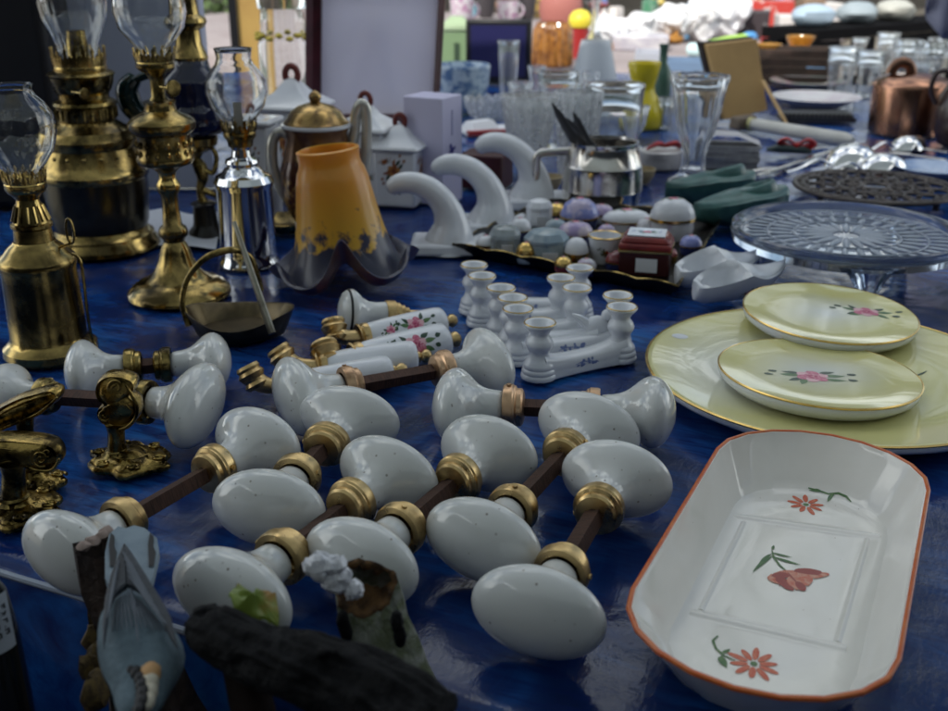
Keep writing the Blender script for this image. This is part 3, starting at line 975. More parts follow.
def wick_knob(p, d, parent, mt, L=.03, r=.006):
    g = G()
    p, d = Vector(p), Vector(d).normalized()
    g.tube([p, p + d * L], .0012, 8)
    M = Matrix.Translation(p + d * L) @ d.to_track_quat('Z', 'Y').to_matrix().to_4x4()
    g.lathe([(0, 0), (r, 0), (r * 1.08, .0006), (r * 1.08, .002), (r, .0026), (0, .0026)], 20, M)
    return g.obj('wick_knob', mt, parent)


def spread(prof, k):
    return [(r * k, z) for r, z in prof]


def build_lamps():
    # small brass lamp
    b, pr = LP(52, 353, [(353, 0), (353, 43), (350, 45), (344, 44.5), (340, 40), (337, 37.5), (334, 36.5), (300, 36), (268, 36), (264, 37.5), (260, 38), (256, 36), (252, 31), (248, 28), (245, 25), (242, 21), (240, 20)])
    t = thing('oil_lamp', 'small brass oil lamp with cylindrical tank and round glass chimney', 'oil lamp', b)
    g = G(); g.lathe(pr, 48); g.obj('tank', BRASS, t, sharp=35)
    _, pr = LP(52, 353, [(240, 19), (228, 18), (226, 20), (223, 20), (222, 17.5), (202, 11.5), (199, 11), (197, 13), (194, 15), (192, 18), (188, 20), (184, 20), (183, 6), (183, 0)])
    g = G(); g.lathe(pr, 32)
    for i in range(14):   # pierced draught slots
        a = 2 * PI * i / 14; M = Matrix.Rotation(a, 4, 'Z')
        z0, z1 = ZA(b.y, 220), ZA(b.y, 205)
        r0, r1 = 17.5 * MPP(b.y, .1), 12.3 * MPP(b.y, .1)
        g.tube([M @ Vector((r0, 0, z0)), M @ Vector((r1, 0, z1))], .0013, 6)
    g.obj('burner', BRASS, t, sharp=35)
    m = MPP(b.y, .12)
    gallery(19 * m, 21 * m, ZA(b.y, 187), ZA(b.y, 168), t, BRASS)
    _, pr = LP(52, 353, [(184, 14), (174, 15), (164, 23), (150, 33), (132, 38), (115, 37), (103, 30), (96, 23), (90, 20), (84, 22)])
    chimney(pr, t)
    g = G()
    hx = 37 * MPP(b.y, .05)
    g.spline([(hx, -.004, ZA(b.y, 252)), (hx + .006, -.004, ZA(b.y, 262)), (hx + .0055, -.004, ZA(b.y, 310)), (hx + .006, -.004, ZA(b.y, 335)), (hx + .009, -.004, ZA(b.y, 346))], .0012, 6, n=8)
    g.obj('side_wire', BRASS, t)
    g = G()
    z = ZA(b.y, 248); rr = .008
    g.tube([(hx + .001 + .0028 * cos(2 * PI * i / 16), -.004, z + .014 + .0095 * sin(2 * PI * i / 16)) for i in range(17)], .001, 6)
    g.tube([(hx - .012, -.004, z), (hx + .001, -.004, z + .005)], .001, 6)
    g.obj('wick_key', BRASS, t)

    # large brass lamp
    b, pr = LP(104, 246, [(248, 0), (248, 53), (245, 55), (240, 54.5), (236, 51), (232, 50), (229, 46), (226, 44.5)])
    t = thing('oil_lamp', 'large brass oil lamp with dark round belly and tall glass chimney', 'oil lamp', b)
    g = G(); g.lathe(pr, 64, fn=lambda a, r, z: Vector((r * cos(a), r * sin(a), z))); g.obj('foot', BRASS, t, sharp=35)
    _, pr = LP(104, 246, [(226, 44.5), (220, 47), (205, 49), (190, 50.5), (177, 51)])
    g = G(); g.lathe([(0, pr[0][1])] + pr + [(0, pr[-1][1])], 56); g.obj('belly', mat('dark patinated bronze', (.10, .085, .055), .22, .95, noise=(14, (.03, .03, .028), .4, .65), bump=(50, .1, .002)), t, sharp=40)
    _, pr = LP(104, 246, [(177, 51), (174, 53), (170, 53), (167, 50), (160, 47.5), (146, 44), (141, 46), (137, 46), (134, 43), (129, 41), (126, 36), (122, 30), (120, 28)])
    g = G(); g.lathe(pr, 56)
    for i in range(18):
        a = 2 * PI * i / 18
        r, z = 45.5 * MPP(b.y, .1), ZA(b.y, 152)
        g.ball((r * cos(a), r * sin(a), z), .0022, 8)
    g.obj('font', BRASS, t, sharp=35)
    _, pr = LP(104, 246, [(120, 28), (118, 29), (106, 29), (104, 31), (101, 30), (98, 24), (94, 24), (90, 27), (82, 30), (76, 31), (74, 33), (72, 31), (70, 27)])
    g = G(); g.lathe(pr + [(0, pr[-1][1])], 40)
    for i in range(24):
        a = 2 * PI * i / 24; M = Matrix.Rotation(a, 4, 'Z')
        r = 29.3 * MPP(b.y, .15)
        g.tube([M @ Vector((r, 0, ZA(b.y, 117))), M @ Vector((r, 0, ZA(b.y, 107)))], .0013, 6)
    g.obj('burner', BRASSD, t, sharp=35)
    m = MPP(b.y, .19)
    gallery(25 * m, 26 * m, ZA(b.y, 73), ZA(b.y, 46), t, BRASS, 18)
    _, pr = LP(104, 246, [(72, 14), (36, 9.5), (30, 9), (29, 0)])
    g = G(); g.lathe(pr, 28); g.obj('flame_tube', BRASSD, t)
    _, pr = LP(104, 246, [(70, 22), (45, 21), (32, 26), (18, 32), (4, 34), (-10, 33), (-30, 27), (-60, 20), (-100, 18)])
    chimney(pr, t)
    wick_knob((.0, -30 * m, ZA(b.y, 88)), (.75, -.6, 0), t, BRASSD, .02, .005)

    # candlestick lamp
    b, pr = LP(180, 294, [(296, 0), (296, 49), (293, 50.5), (289, 50), (287, 47), (285, 46), (283.5, 42), (281, 40), (279.5, 34), (277, 30), (273, 25), (267, 21), (259, 17), (250, 14.5), (244, 12), (241, 10), (238, 11), (235, 14), (231, 14.5), (227, 13), (224, 9.5), (205, 8), (194, 8.5), (190, 11), (186, 12), (182, 10.5), (178, 8), (172, 9), (168, 13), (166, 18)])
    t = thing('oil_lamp', 'tall brass oil lamp on a round candlestick foot with globe chimney', 'oil lamp', b)
    g = G(); g.lathe(pr, 56); g.obj('candlestick', BRASS, t, sharp=50)
    _, pr = LP(180, 294, [(166, 18), (163, 26), (160, 28), (156, 28), (152, 26), (140, 25.5), (134, 27), (131, 31), (127, 33), (122, 33), (117, 29), (113, 20), (110, 16), (104, 15), (101, 16), (100, 12), (99, 0)])
    g = G(); g.lathe(pr, 48)
    for i in range(16):
        a = 2 * PI * i / 16
        r, z = 25.6 * MPP(b.y, .1), ZA(b.y, 147)
        for dz in (-.004, .004):
            g.ball((r * cos(a), r * sin(a), z + dz), (.0025, .0025, .0035), 8)
    g.obj('font', BRASS, t, sharp=35)
    _, pr = LP(180, 294, [(100, 10), (96, 7.5), (80, 7), (74, 10), (70, 16), (67, 19), (64, 19), (62, 17), (62, 0)])
    g = G(); g.lathe(pr, 32); g.obj('burner', BRASSD, t, sharp=35)
    m = MPP(b.y, .18)
    gallery(18 * m, 20 * m, ZA(b.y, 66), ZA(b.y, 47), t, BRASS, 14)
    _, pr = LP(180, 294, [(62, 12), (50, 14), (40, 23), (28, 32), (12, 36), (-4, 35), (-20, 28), (-34, 20), (-60, 18)])
    chimney(pr, t)
    wick_knob((.004, -.006, ZA(b.y, 86)), (.8, -.6, .0), t, BRASSD, .016, .0065)

    # navy lamp with a little figure stem
    b, pr = LP(207, 236, [(240, 0), (240, 17), (236, 18), (230, 17), (226, 13), (222, 12), (206, 11), (203, 13), (201, 9)])
    t = thing('oil_lamp', 'dark navy oil lamp held up by slender bronze figure stem', 'oil lamp', b)
    g = G(); g.lathe(pr + [(0, pr[-1][1])], 32); g.obj('foot', mat('black base', (.012, .010, .008), .3), t, sharp=35)
    m = MPP(b.y, .08)
    g = G()
    zz = lambda r_: ZA(b.y, r_)
    g.spline([(0, 0, zz(203)), (-.003, 0, zz(190)), (.002, -.003, zz(178)), (0, 0, zz(168)), (-.004, 0, zz(158)), (0, 0, zz(150))], [.0055, .004, .006, .0075, .0055, .006], 5, n=10)
    g.ball((-.004, -.003, zz(152)), .0055, 12)
    g.spline([(0, 0, zz(166)), (.014, -.004, zz(172)), (.018, 0, zz(156)), (.012, 0, zz(145))], [.003, .0028, .0025, .002], 5, n=8)
    g.spline([(0, 0, zz(190)), (.012, .004, zz(196)), (.016, .004, zz(203))], [.004, .003, .002], 5, n=8)
    g.obj('figure_stem', BRASSD, t)
    _, pr = LP(207, 236, [(152, 8), (149, 14), (144, 19), (137, 20), (135, 18)])
    g = G(); g.lathe([(0, pr[0][1])] + pr + [(0, pr[-1][1])], 32); g.obj('cup', BRASS, t, sharp=35)
    _, pr = LP(207, 236, [(135, 18), (132, 27), (125, 33), (114, 34), (106, 31), (96, 28), (84, 30), (76, 29), (68, 19), (60, 17)])
    g = G(); g.lathe([(0, pr[0][1])] + pr + [(0, pr[-1][1])], 48); g.obj('font', NAVYG, t, sharp=50)
    _, pr = LP(207, 236, [(60, 17), (57, 18), (44, 13), (30, 12), (27, 17), (22, 20), (18, 19), (14, 13), (-2, 11), (-20, 10)])
    g = G(); g.lathe(pr + [(0, pr[-1][1])], 32); g.obj('burner', BRASS, t, sharp=35)
    gallery(12 * m, 14 * m, zz(-10), zz(-32), t, BRASS, 12)
    g = G()
    q = PY(140, 100, b.y) - b
    g.spline([(q.x - .003, 0, zz(78)), (q.x - .012, 0, zz(90)), (q.x - .008, 0, zz(108)), (q.x + .006, 0, zz(118)), (q.x + .03, 0, zz(120))], [.008, .012, .012, .009, .006], 5, n=12)
    g.spline([(q.x - .003, 0, zz(80)), (q.x + .016, 0, zz(74)), (q.x + .04, 0, zz(80))], [.004, .005, .006], 5, n=10)
    g.obj('side_arm', mat('dark teal glass', (.004, .02, .022), .08, coat=.4), t)

    # chrome lamp
    b, pr = LP(250, 262, [(266, 0), (266, 28), (263, 30), (259, 29.5), (257, 28), (250, 27.5), (188, 27.5), (185, 29), (181, 30), (178, 28.5), (175, 27), (172, 21), (168, 18), (166, 15), (162, 17), (159, 16), (156, 10), (150, 9), (146, 11), (144, 10)])
    t = thing('oil_lamp', 'small chrome oil lamp with cylindrical tank and round glass globe', 'oil lamp', b)
    g = G(); g.lathe(pr + [(0, pr[-1][1])], 48); g.obj('tank', CHROME, t, sharp=35)
    _, pr = LP(250, 262, [(146, 12), (140, 13), (136, 16), (133, 16), (132, 10), (131, 0)])
    g = G(); g.lathe(pr, 28); g.obj('burner', BRASSD, t)
    m = MPP(b.y, .13)
    gallery(15.5 * m, 18 * m, ZA(b.y, 136), ZA(b.y, 118), t, BRASS, 12)
    _, pr = LP(250, 262, [(132, 11), (124, 12), (116, 20), (106, 27), (92, 31), (80, 30), (70, 24), (64, 19), (58, 17), (52, 18), (48, 19)])
    chimney(pr, t)
    g = G(); g.box(.008, .0012, .03, (0, 0, ZA(b.y, 118))); g.obj('wick', mat('wick cotton', (.5, .48, .42), .9), t)


# ------------------------------------------------------------------ middle of the table
def px_plane(c):
    """returns f(px, py, dy) -> local point in the upright plane through c"""
    def f_(px, py, dy=0.0):
        q = PY(px, py, c.y)
        return Vector((q.x - c.x, dy, q.z - c.z))
    return f_


def build_middle():
    # shallow bronze pan with hoop handle
    c = P(240, 333)
    t = thing('crumb_pan', 'shallow dark bronze pan with hoop handle and slanting stick', 'pan', c)
    brz = mat('dull bronze', (.13, .10, .055), .38, .9, noise=(40, (.05, .04, .025), .4, .7), bump=(90, .25, .001))
    f_ = px_plane(c)
    g = G()
    n = 40
    def rim(k, z, kk):
        out = []
        for i in range(n):
            a = 2 * PI * i / n
            sc = 1 + .05 * cos(4 * a)
            out.append(Vector((.043 * k * cos(a) * sc + .001, .036 * k * sin(a) * sc, z + kk * .004 * (cos(2 * a)))))
        return out
    g.loft([rim(.72, 0, 0), rim(.8, .001, 0), rim(.98, .016, 1), rim(1.0, .0185, 1), rim(.96, .018, 1), rim(.78, .004, 0), rim(.4, .003, 0)])
    g.obj('pan', brz, t, sharp=50)
    g = G()
    pts = [f_(192, 322, -.01), f_(184, 300, -.006), f_(188, 278), f_(203, 260), f_(220, 252), f_(236, 254, .01), f_(248, 268, .02), f_(256, 300, .025)]
    g.spline(pts, [.0022, .0018, .0018, .002, .0022, .002, .0018, .0018], 8, n=10, sq=1.3)
    g.obj('hoop_handle', BRASSD, t)
    g = G()
    a, b_ = f_(231, 226, .012), f_(281, 338, -.034)
    b_.z = .012
    g.tube([a, a.lerp(b_, .5), b_], [.0016, .0025, .0028], 8, sq=1.5)
    g.obj('stick', mat('pewter stick', (.28, .27, .22), .4, .8, noise=(60, (.15, .13, .1), .4, .7)), t)

    # orange glass shade with ruffled navy rim
    c = P(348, 283)
    t = thing('orange_lampshade', 'orange glass lamp shade standing on its ruffled dark blue rim', 'lamp shade', c, R(18), rot=(R(-1), R(-6), R(0)))
    m = MPP(c.y, .05)
    rows = [(149, 31), (152, 30.5), (160, 30), (165, 31), (170, 33.5), (180, 36), (200, 39), (218, 42), (232, 45), (246, 49), (259, 54), (271, 60), (279, 66)]
    m_ = bpy.data.materials.new('orange art glass'); m_.use_nodes = True
    nt, bs = nodes_of(m_)
    tc = nt.nodes.new('ShaderNodeTexCoord'); sx = nt.nodes.new('ShaderNodeSeparateXYZ')
    nt.links.new(tc.outputs['Object'], sx.inputs[0])
    ln = nt.nodes.new('ShaderNodeVectorMath'); ln.operation = 'LENGTH'
    mp = nt.nodes.new('ShaderNodeMapping'); mp.inputs['Scale'].default_value = (1, 1, 0)
    nt.links.new(tc.outputs['Object'], mp.inputs[0]); nt.links.new(mp.outputs[0], ln.inputs[0])
    nz = nt.nodes.new('ShaderNodeTexNoise'); nz.inputs['Scale'].default_value = 90; nz.inputs['Detail'].default_value = 5
    nt.links.new(tc.outputs['Object'], nz.inputs['Vector'])
    ad = nt.nodes.new('ShaderNodeMath'); ad.operation = 'MULTIPLY_ADD'; ad.inputs[1].default_value = .022
    nt.links.new(nz.outputs['Fac'], ad.inputs[0]); nt.links.new(ln.outputs['Value'], ad.inputs[2])
    r1 = nt.nodes.new('ShaderNodeMapRange'); r1.inputs['From Min'].default_value = .0515; r1.inputs['From Max'].default_value = .0545
    nt.links.new(ad.outputs[0], r1.inputs['Value'])
    r2 = nt.nodes.new('ShaderNodeMapRange'); r2.inputs['From Min'].default_value = .10; r2.inputs['From Max'].default_value = .03
    nt.links.new(sx.outputs['Z'], r2.inputs['Value'])
    x1 = nt.nodes.new('ShaderNodeMix'); x1.data_type = 'RGBA'
    x1.inputs[6].default_value = (.66, .26, .020, 1); x1.inputs[7].default_value = (.66, .38, .03, 1)
    nt.links.new(r2.outputs[0], x1.inputs[0])
    x2 = nt.nodes.new('ShaderNodeMix'); x2.data_type = 'RGBA'; x2.inputs[7].default_value = (.012, .016, .050, 1)
    nt.links.new(x1.outputs[2], x2.inputs[6]); nt.links.new(r1.outputs[0], x2.inputs[0])
    nt.links.new(x2.outputs[2], bs.inputs['Base Color'])
    bs.inputs['Roughness'].default_value = .38; bs.inputs['Subsurface Weight'].default_value = .3
    bs.inputs['Subsurface Radius'].default_value = (.02, .010, .004); bs.inputs['Subsurface Scale'].default_value = 1.0; bs.inputs['Coat Weight'].default_value = .2
    g = G()
    z_at = lambda row: ZA(c.y, row)
    prof = [(hw * m, z_at(row)) for row, hw in rows]
    ext = [(72 * m, .006), (71 * m, .0045), (66 * m, .006), (58 * m, .012)]
    n = 120
    rings = []
    allp = [(r, z, 0) for r, z in prof] + [(73 * m, .002, 1), (80 * m, .006, 1)]
    top_z = prof[0][1]

    def ruf(r, z, a):
        k = min(max(0.0, (r / m - 44) / 28), 1.15)
        fold = 0.0
        for j in range(5):
            d = (a - (R(-82) + j * 2 * PI / 5) + PI) % (2 * PI) - PI
            fold = max(fold, math.exp(-(d / .25) ** 2) if j == 0 else .42 * math.exp(-(d / .36) ** 2))
        rr = r * (1 - .24 * k * fold)
        zz = max(z, .0012) + k ** 1.3 * .040 * fold + (k ** 3) * .007 * (1 - fold)
        return Vector((rr * cos(a), rr * sin(a), zz))
    out = [[ruf(r, z, 2 * PI * i / n) for i in range(n)] for r, z, _ in allp]
    inn = []
    for r, z, _ in reversed(allp):
        inn.append([ruf(r, z, 2 * PI * i / n) * 1.0 - Vector((.0028 * cos(2 * PI * i / n), .0028 * sin(2 * PI * i / n), -.0012)) for i in range(n)])
    g.loft(out + inn + [out[0]], (False, False))
    bmesh.ops.remove_doubles(g.bm, verts=g.bm.verts[:], dist=1e-6)
    g.obj('shade', m_, t, sharp=70)
    g = G(); fq = px_plane(c)
    q = fq(307, 226); q.y = -.016
    g.box(.008, .0006, .017, (q.x + .0015, q.y + .004, q.z + .002), M=Matrix()); g.obj('price_tag', PAPER, t)

    # swan neck porcelain rests
    labs = ['white porcelain swan neck rest, nearest to the orange shade', 'white porcelain swan neck rest in the middle of three', 'white porcelain swan neck rest farthest from the orange shade']
    for (dx, dy, s), lab in zip(((0, 0, 1), (42, -20, .97), (82, -44, .93)), labs):
        bx, by = 452 + dx, 249 + dy
        c = P(bx, by)
        t = thing('porcelain_rest', lab, 'porcelain rest', c, 0, 'white porcelain swan neck rests')
        k = MPP(c.y, .03) * 1.0
        def q(px, py): return Vector(((px - 452) * k * s, 0, (249 - py) * k * s * 1.05))
        g = G()
        W_ = [(450, 249, 30), (450, 241, 26), (451, 231, 21.5), (450.5, 221, 17.2), (447, 210, 14.4), (440.5, 200, 12.9), (431, 191.5, 11.9), (420, 186.2, 11.2), (408, 184.5, 10.6), (398, 186.5, 9.6), (391.5, 191, 6.8), (389.5, 192.5, 2.5)]
        g.spline([q(x, y) for x, y, r_ in W_], [r_ * k * s for x, y, r_ in W_], 8, n=28, sq=1.0)
        g.obj('neck', PORC2, t, sharp=60)
        g = G(); g.box(80 * k * s, 58 * k * s, 11 * k * s, (-3 * k, 0, 5.5 * k * s), top=(.93, .93)); g.obj('foot', PORC2, t, bevel=.003)

    # silver tankard
    c = P(601, 208)
    t = thing('tankard', 'silver barrel tankard with angular handle holding knives', 'tankard', c)
    _, pr = LP(601, 208, [(212, 0), (212, 35), (209, 37), (206, 36), (196, 38.5), (190, 39), (188, 40), (186, 39.5), (175, 40), (166, 39), (164, 40), (162, 38.5), (152, 36), (146, 34), (143, 34.5), (141, 35)])
    g = G()
    inner = [(r - .002, z) for r, z in pr[-4:]][::-1] + [(32 * MPP(c.y), .02), (0, .012)]
    g.lathe(pr + inner, 56); g.obj('body', STEEL, t, sharp=35)
    f_ = px_plane(c)
    g = G()
    g.spline([f_(572, 151), f_(556, 152), f_(543, 153), f_(537, 157), f_(536, 168), f_(536, 186), f_(539, 200), f_(546, 206), f_(560, 203)], [.0036, .0036, .0036, .0036, .0036, .0034, .003, .003, .003], 5, n=10, sq=1.4)
    g.obj('handle', STEEL, t)
    for (p0, p1, lab) in (((552, 103), (580, 150), 'dark table knife leaning out of the tankard over its handle'), ((573, 112), (590, 150), 'thin dark knife standing inside the tankard beside another'), ((566, 118), (596, 152), 'short steel blade in the tankard between two dark knives')):
        g = G()
        a = PY(*p0, c.y + .0); b_ = PY(*p1, c.y)
        d = b_ - a
        e = b_ + d * .6
        if e.z < .016: e = b_ + d * ((b_.z - .016) / max(-d.z, 1e-4))
        g.tube([a, a.lerp(e, .15), a.lerp(e, .5), e], [.0006, .0045, .006, .005], 8, sq=.25, up=(0, 1, 0))
        tag(g.obj('table_knife', mat('dark steel', (.10, .10, .11), .3, .8)), lab, 'knife', 'knives in the tankard')

    # footed glass cake stand
    c = P(852, 262)
    t = thing('cake_stand', 'pressed glass cake stand on three short feet', 'cake stand', (.353, .968, 0))
    c = Vector(t.location)
    r = .1055; zt = .041
    g = G()
    g.lathe([(0, zt), (.03, zt), (.088, zt), (.097, zt + .0015), (.1, zt + .007), (.1045, zt + .0095), (.1065, zt + .008), (.1075, zt + .003), (.1055, zt - .006), (.099, zt - .0085), (.03, zt - .0065), (0, zt - .006)], 90)
    gk = g; gp_ = G(); g = gp_
    for k, (n, r0, r1, w) in enumerate(((20, .012, .046, .0036), (28, .05, .072, .0032), (40, .074, .095, .0026))):
        for i in range(n):
            a = 2 * PI * (i + .5 * (k % 2)) / n
            M = Matrix.Translation((0, 0, zt)) @ Matrix.Rotation(a, 4, 'Z')
            pts = [M @ Vector((r0 + (r1 - r0) * q, 0, .0006)) for q in (0, .25, .5, .75, 1)]
            g.tube(pts, [w * .3, w * .8, w, w * .85, w * .3], 8, sq=.5)
    for rr in (.0485, .073, .0955):
        g.tube([(rr * cos(2 * PI * i / 72), rr * sin(2 * PI * i / 72), zt + .0006) for i in range(73)], .0012, 6)
    g = gk
    g.obj('glass_top', GLASSG, t, sharp=35)
    g = gp_; g.obj('pressed_pattern', mat('frosted pattern glass', (.50, .56, .66), .22, trans=.35), t, sharp=60)
    for a in (-PI / 2 - .06, PI / 6, 5 * PI / 6):
        g = G(); M = Matrix.Translation((.083 * cos(a), .083 * sin(a), 0)) @ Matrix.Rotation(a + PI / 2, 4, 'Z')
        rg = []
        for z, w, d in ((0, .0085, .005), (.003, .0095, .006), (.008, .0085, .005), (.016, .011, .006), (.026, .016, .0075), (.034, .023, .009), (.0365, .025, .009)):
            rg.append([M @ Vector((w * cos(2 * PI * i / 18) * (1 + .1 * cos(6 * PI * i / 9)), d * sin(2 * PI * i / 18), z)) for i in range(18)])
        g.loft(rg); g.obj('foot', GLASSG, t, sharp=40)

    # filigree iron trivet
    c = P(874, 195)
    g = G()
    R0 = .0985
    h = .011
    for rr, w in ((R0, .0035), (R0 - .011, .0025), (.045, .0025), (.017, .0025)):
        g.tube([(rr * cos(2 * PI * i / 72), rr * sin(2 * PI * i / 72), h) for i in range(73)], w, 8, sq=.8)
    for n, r0, r1 in ((18, R0 - .012, R0), (12, .046, R0 - .012), (8, .018, .044)):
        for i in range(n):
            a = 2 * PI * i / n
            for s in (1, -1):
                pts = []
                for j in range(9):
                    u = j / 8
                    rr = r0 + (r1 - r0) * u
                    aa = a + s * (PI / n) * sin(PI * u) * 1.05 + s * .1 * u
                    pts.append((rr * cos(aa), rr * sin(aa), h))
                g.tube(pts, .0026, 7, sq=.8)
            rr = (r0 + r1) / 2
            g.ball((rr * cos(a), rr * sin(a), h), (.0042, .0042, .003), 8)
    for i in range(4):
        a = i * PI / 2 + .5
        g.tube([(R0 * .95 * cos(a), R0 * .95 * sin(a), 0), (R0 * .95 * cos(a), R0 * .95 * sin(a), h)], .004, 8)
    tag(g.obj('trivet', mat('dark cast iron', (.055, .045, .042), .38, .7, noise=(60, (.12, .10, .09), .5, .75), bump=(90, .3, .001)), None, c), 'round pierced dark iron trivet behind the glass cake stand', 'trivet')


def clog_mesh(L, W, H, toe, open0, open1, wall=.1):
    """shoe shaped vessel: heel at x=0, toe at x=L"""
    g = G()
    N = 48
    rings = []
    for i in range(N + 1):
        s = i / N
        w = W * .5 * (math.sqrt(max(0, 1 - ((s - .42) / .45) ** 2)) if s < .42 else max(0.0, math.cos((s - .42) / .58 * PI / 2)) ** .62)
        w = max(w, W * .012)
        zb = H * (.03 + toe[0] * max(0, s - .55) ** 2 * 5 + .22 * max(0, .1 - s) * 6)
        zt = H * (toe[1] + (toe[2] - toe[1]) * min(1, s / .5)) if s < .5 else H * (toe[2] + (toe[3] - toe[2]) * ((s - .5) / .5) ** .9 - (toe[4] if len(toe) > 4 else 0) * sin(PI * (s - .5) / .5))
        zt = max(zt, zb + H * .06)
        # opening depth
        o = 0.0
        if open0 < s < open1:
            u = (s - open0) / (open1 - open0)
            o = min(1, 6 * u) * min(1, 4.5 * (1 - u))
        hole = 1.0
        if open0 < s < open1: hole = max(.04, math.sqrt(max(0, 1 - (2 * u - 1) ** 2)))
        din = zt - (zt - zb - H * .12) * o
        arch = 0 if o > 0 else H * .12 * min(1, abs(s - (open1 if s > .3 else open0)) * 9)
        ring = []
        for k in range(25):
            a = PI + PI * k / 24
            ring.append(Vector((L * s, w * cos(a), zt + (zt - zb) * sin(a) * (1 if True else 0))))
        ki = 1 - wall - .02
        for k in range(1, 24):
            a = -PI * k / 24
            y = w * ki * cos(a) * hole
            if o > 0: z = zt + (zt - din) * sin(a) + (0 if k not in (1, 11) else 0)
            else: z = zt
            z += arch * sin(PI * k / 24)
            ring.append(Vector((L * s, y, z)))
        rings.append(ring)
    g.loft(rings)
    return g


def build_clogs():
    green = mat('green glaze', (.055, .14, .13), .28, noise=(60, (.022, .07, .065), .42, .7), bump=(60, .25, .002))
    for px0, px1, lab in (((781, 222), (692, 231), 'green glazed clog in front of its twin beside the cake stand'), ((750, 205), (664, 208), 'green glazed clog behind its twin, next to the faceted goblet')):
        a, b = P(*px0), P(*px1)
        d = b - a
        L = d.length
        t = thing('clog', lab, 'clog', a, math.atan2(d.y, d.x), 'green glazed clogs')
        hh = .047
        g = clog_mesh(L, .058, hh, (.25, .80, .76, .56), 2, 3)
        g.obj('shoe', green, t, sharp=70)
        g = G()
        T = Matrix.Translation((L * .31, -.001 if d.x < 0 else .001, hh * .74)) @ Matrix.Rotation(R(14), 4, 'Y') @ Matrix.Rotation(R(14 if d.x < 0 else -14), 4, 'X') @ Matrix.Diagonal((1.15, .9, 1, 1))
        g.lathe([(.0215, -.006), (.0225, .002), (.0215, .009), (.0195, .0115), (.0172, .0105), (.0158, .006), (.013, .001), (.008, -.001), (0, -.0015)], 36, T)
        g.obj('opening', green, t, sharp=0)
    for px0, px1, lab in (((692, 307), (778, 296), 'white porcelain clog with pink flower, in front of its twin'), ((674, 290), (756, 284), 'white porcelain clog behind its twin, touching the dark tray corner')):
        a, b = P(*px0), P(*px1)
        d = b - a; L = d.length
        g = clog_mesh(L, .034, .033, (.85, .62, 1.0, 1.0, .22), .05, .50)
        g.decal(rose(.0045, (1, 2, 3, 4, 5), 0, 0, .9, .5), (L * .52, -.02, .016), (1, 0, 0), (0, .35, 1), far=.05)
        tag(g.obj('clog', [PORC2, PINK, PINKD, PINKL, LEAF, LEAFD], None, a + Vector((0, 0, .002)), rot=(R(12), 0, math.atan2(d.y, d.x)), sharp=60), lab, 'clog', 'white porcelain clogs')


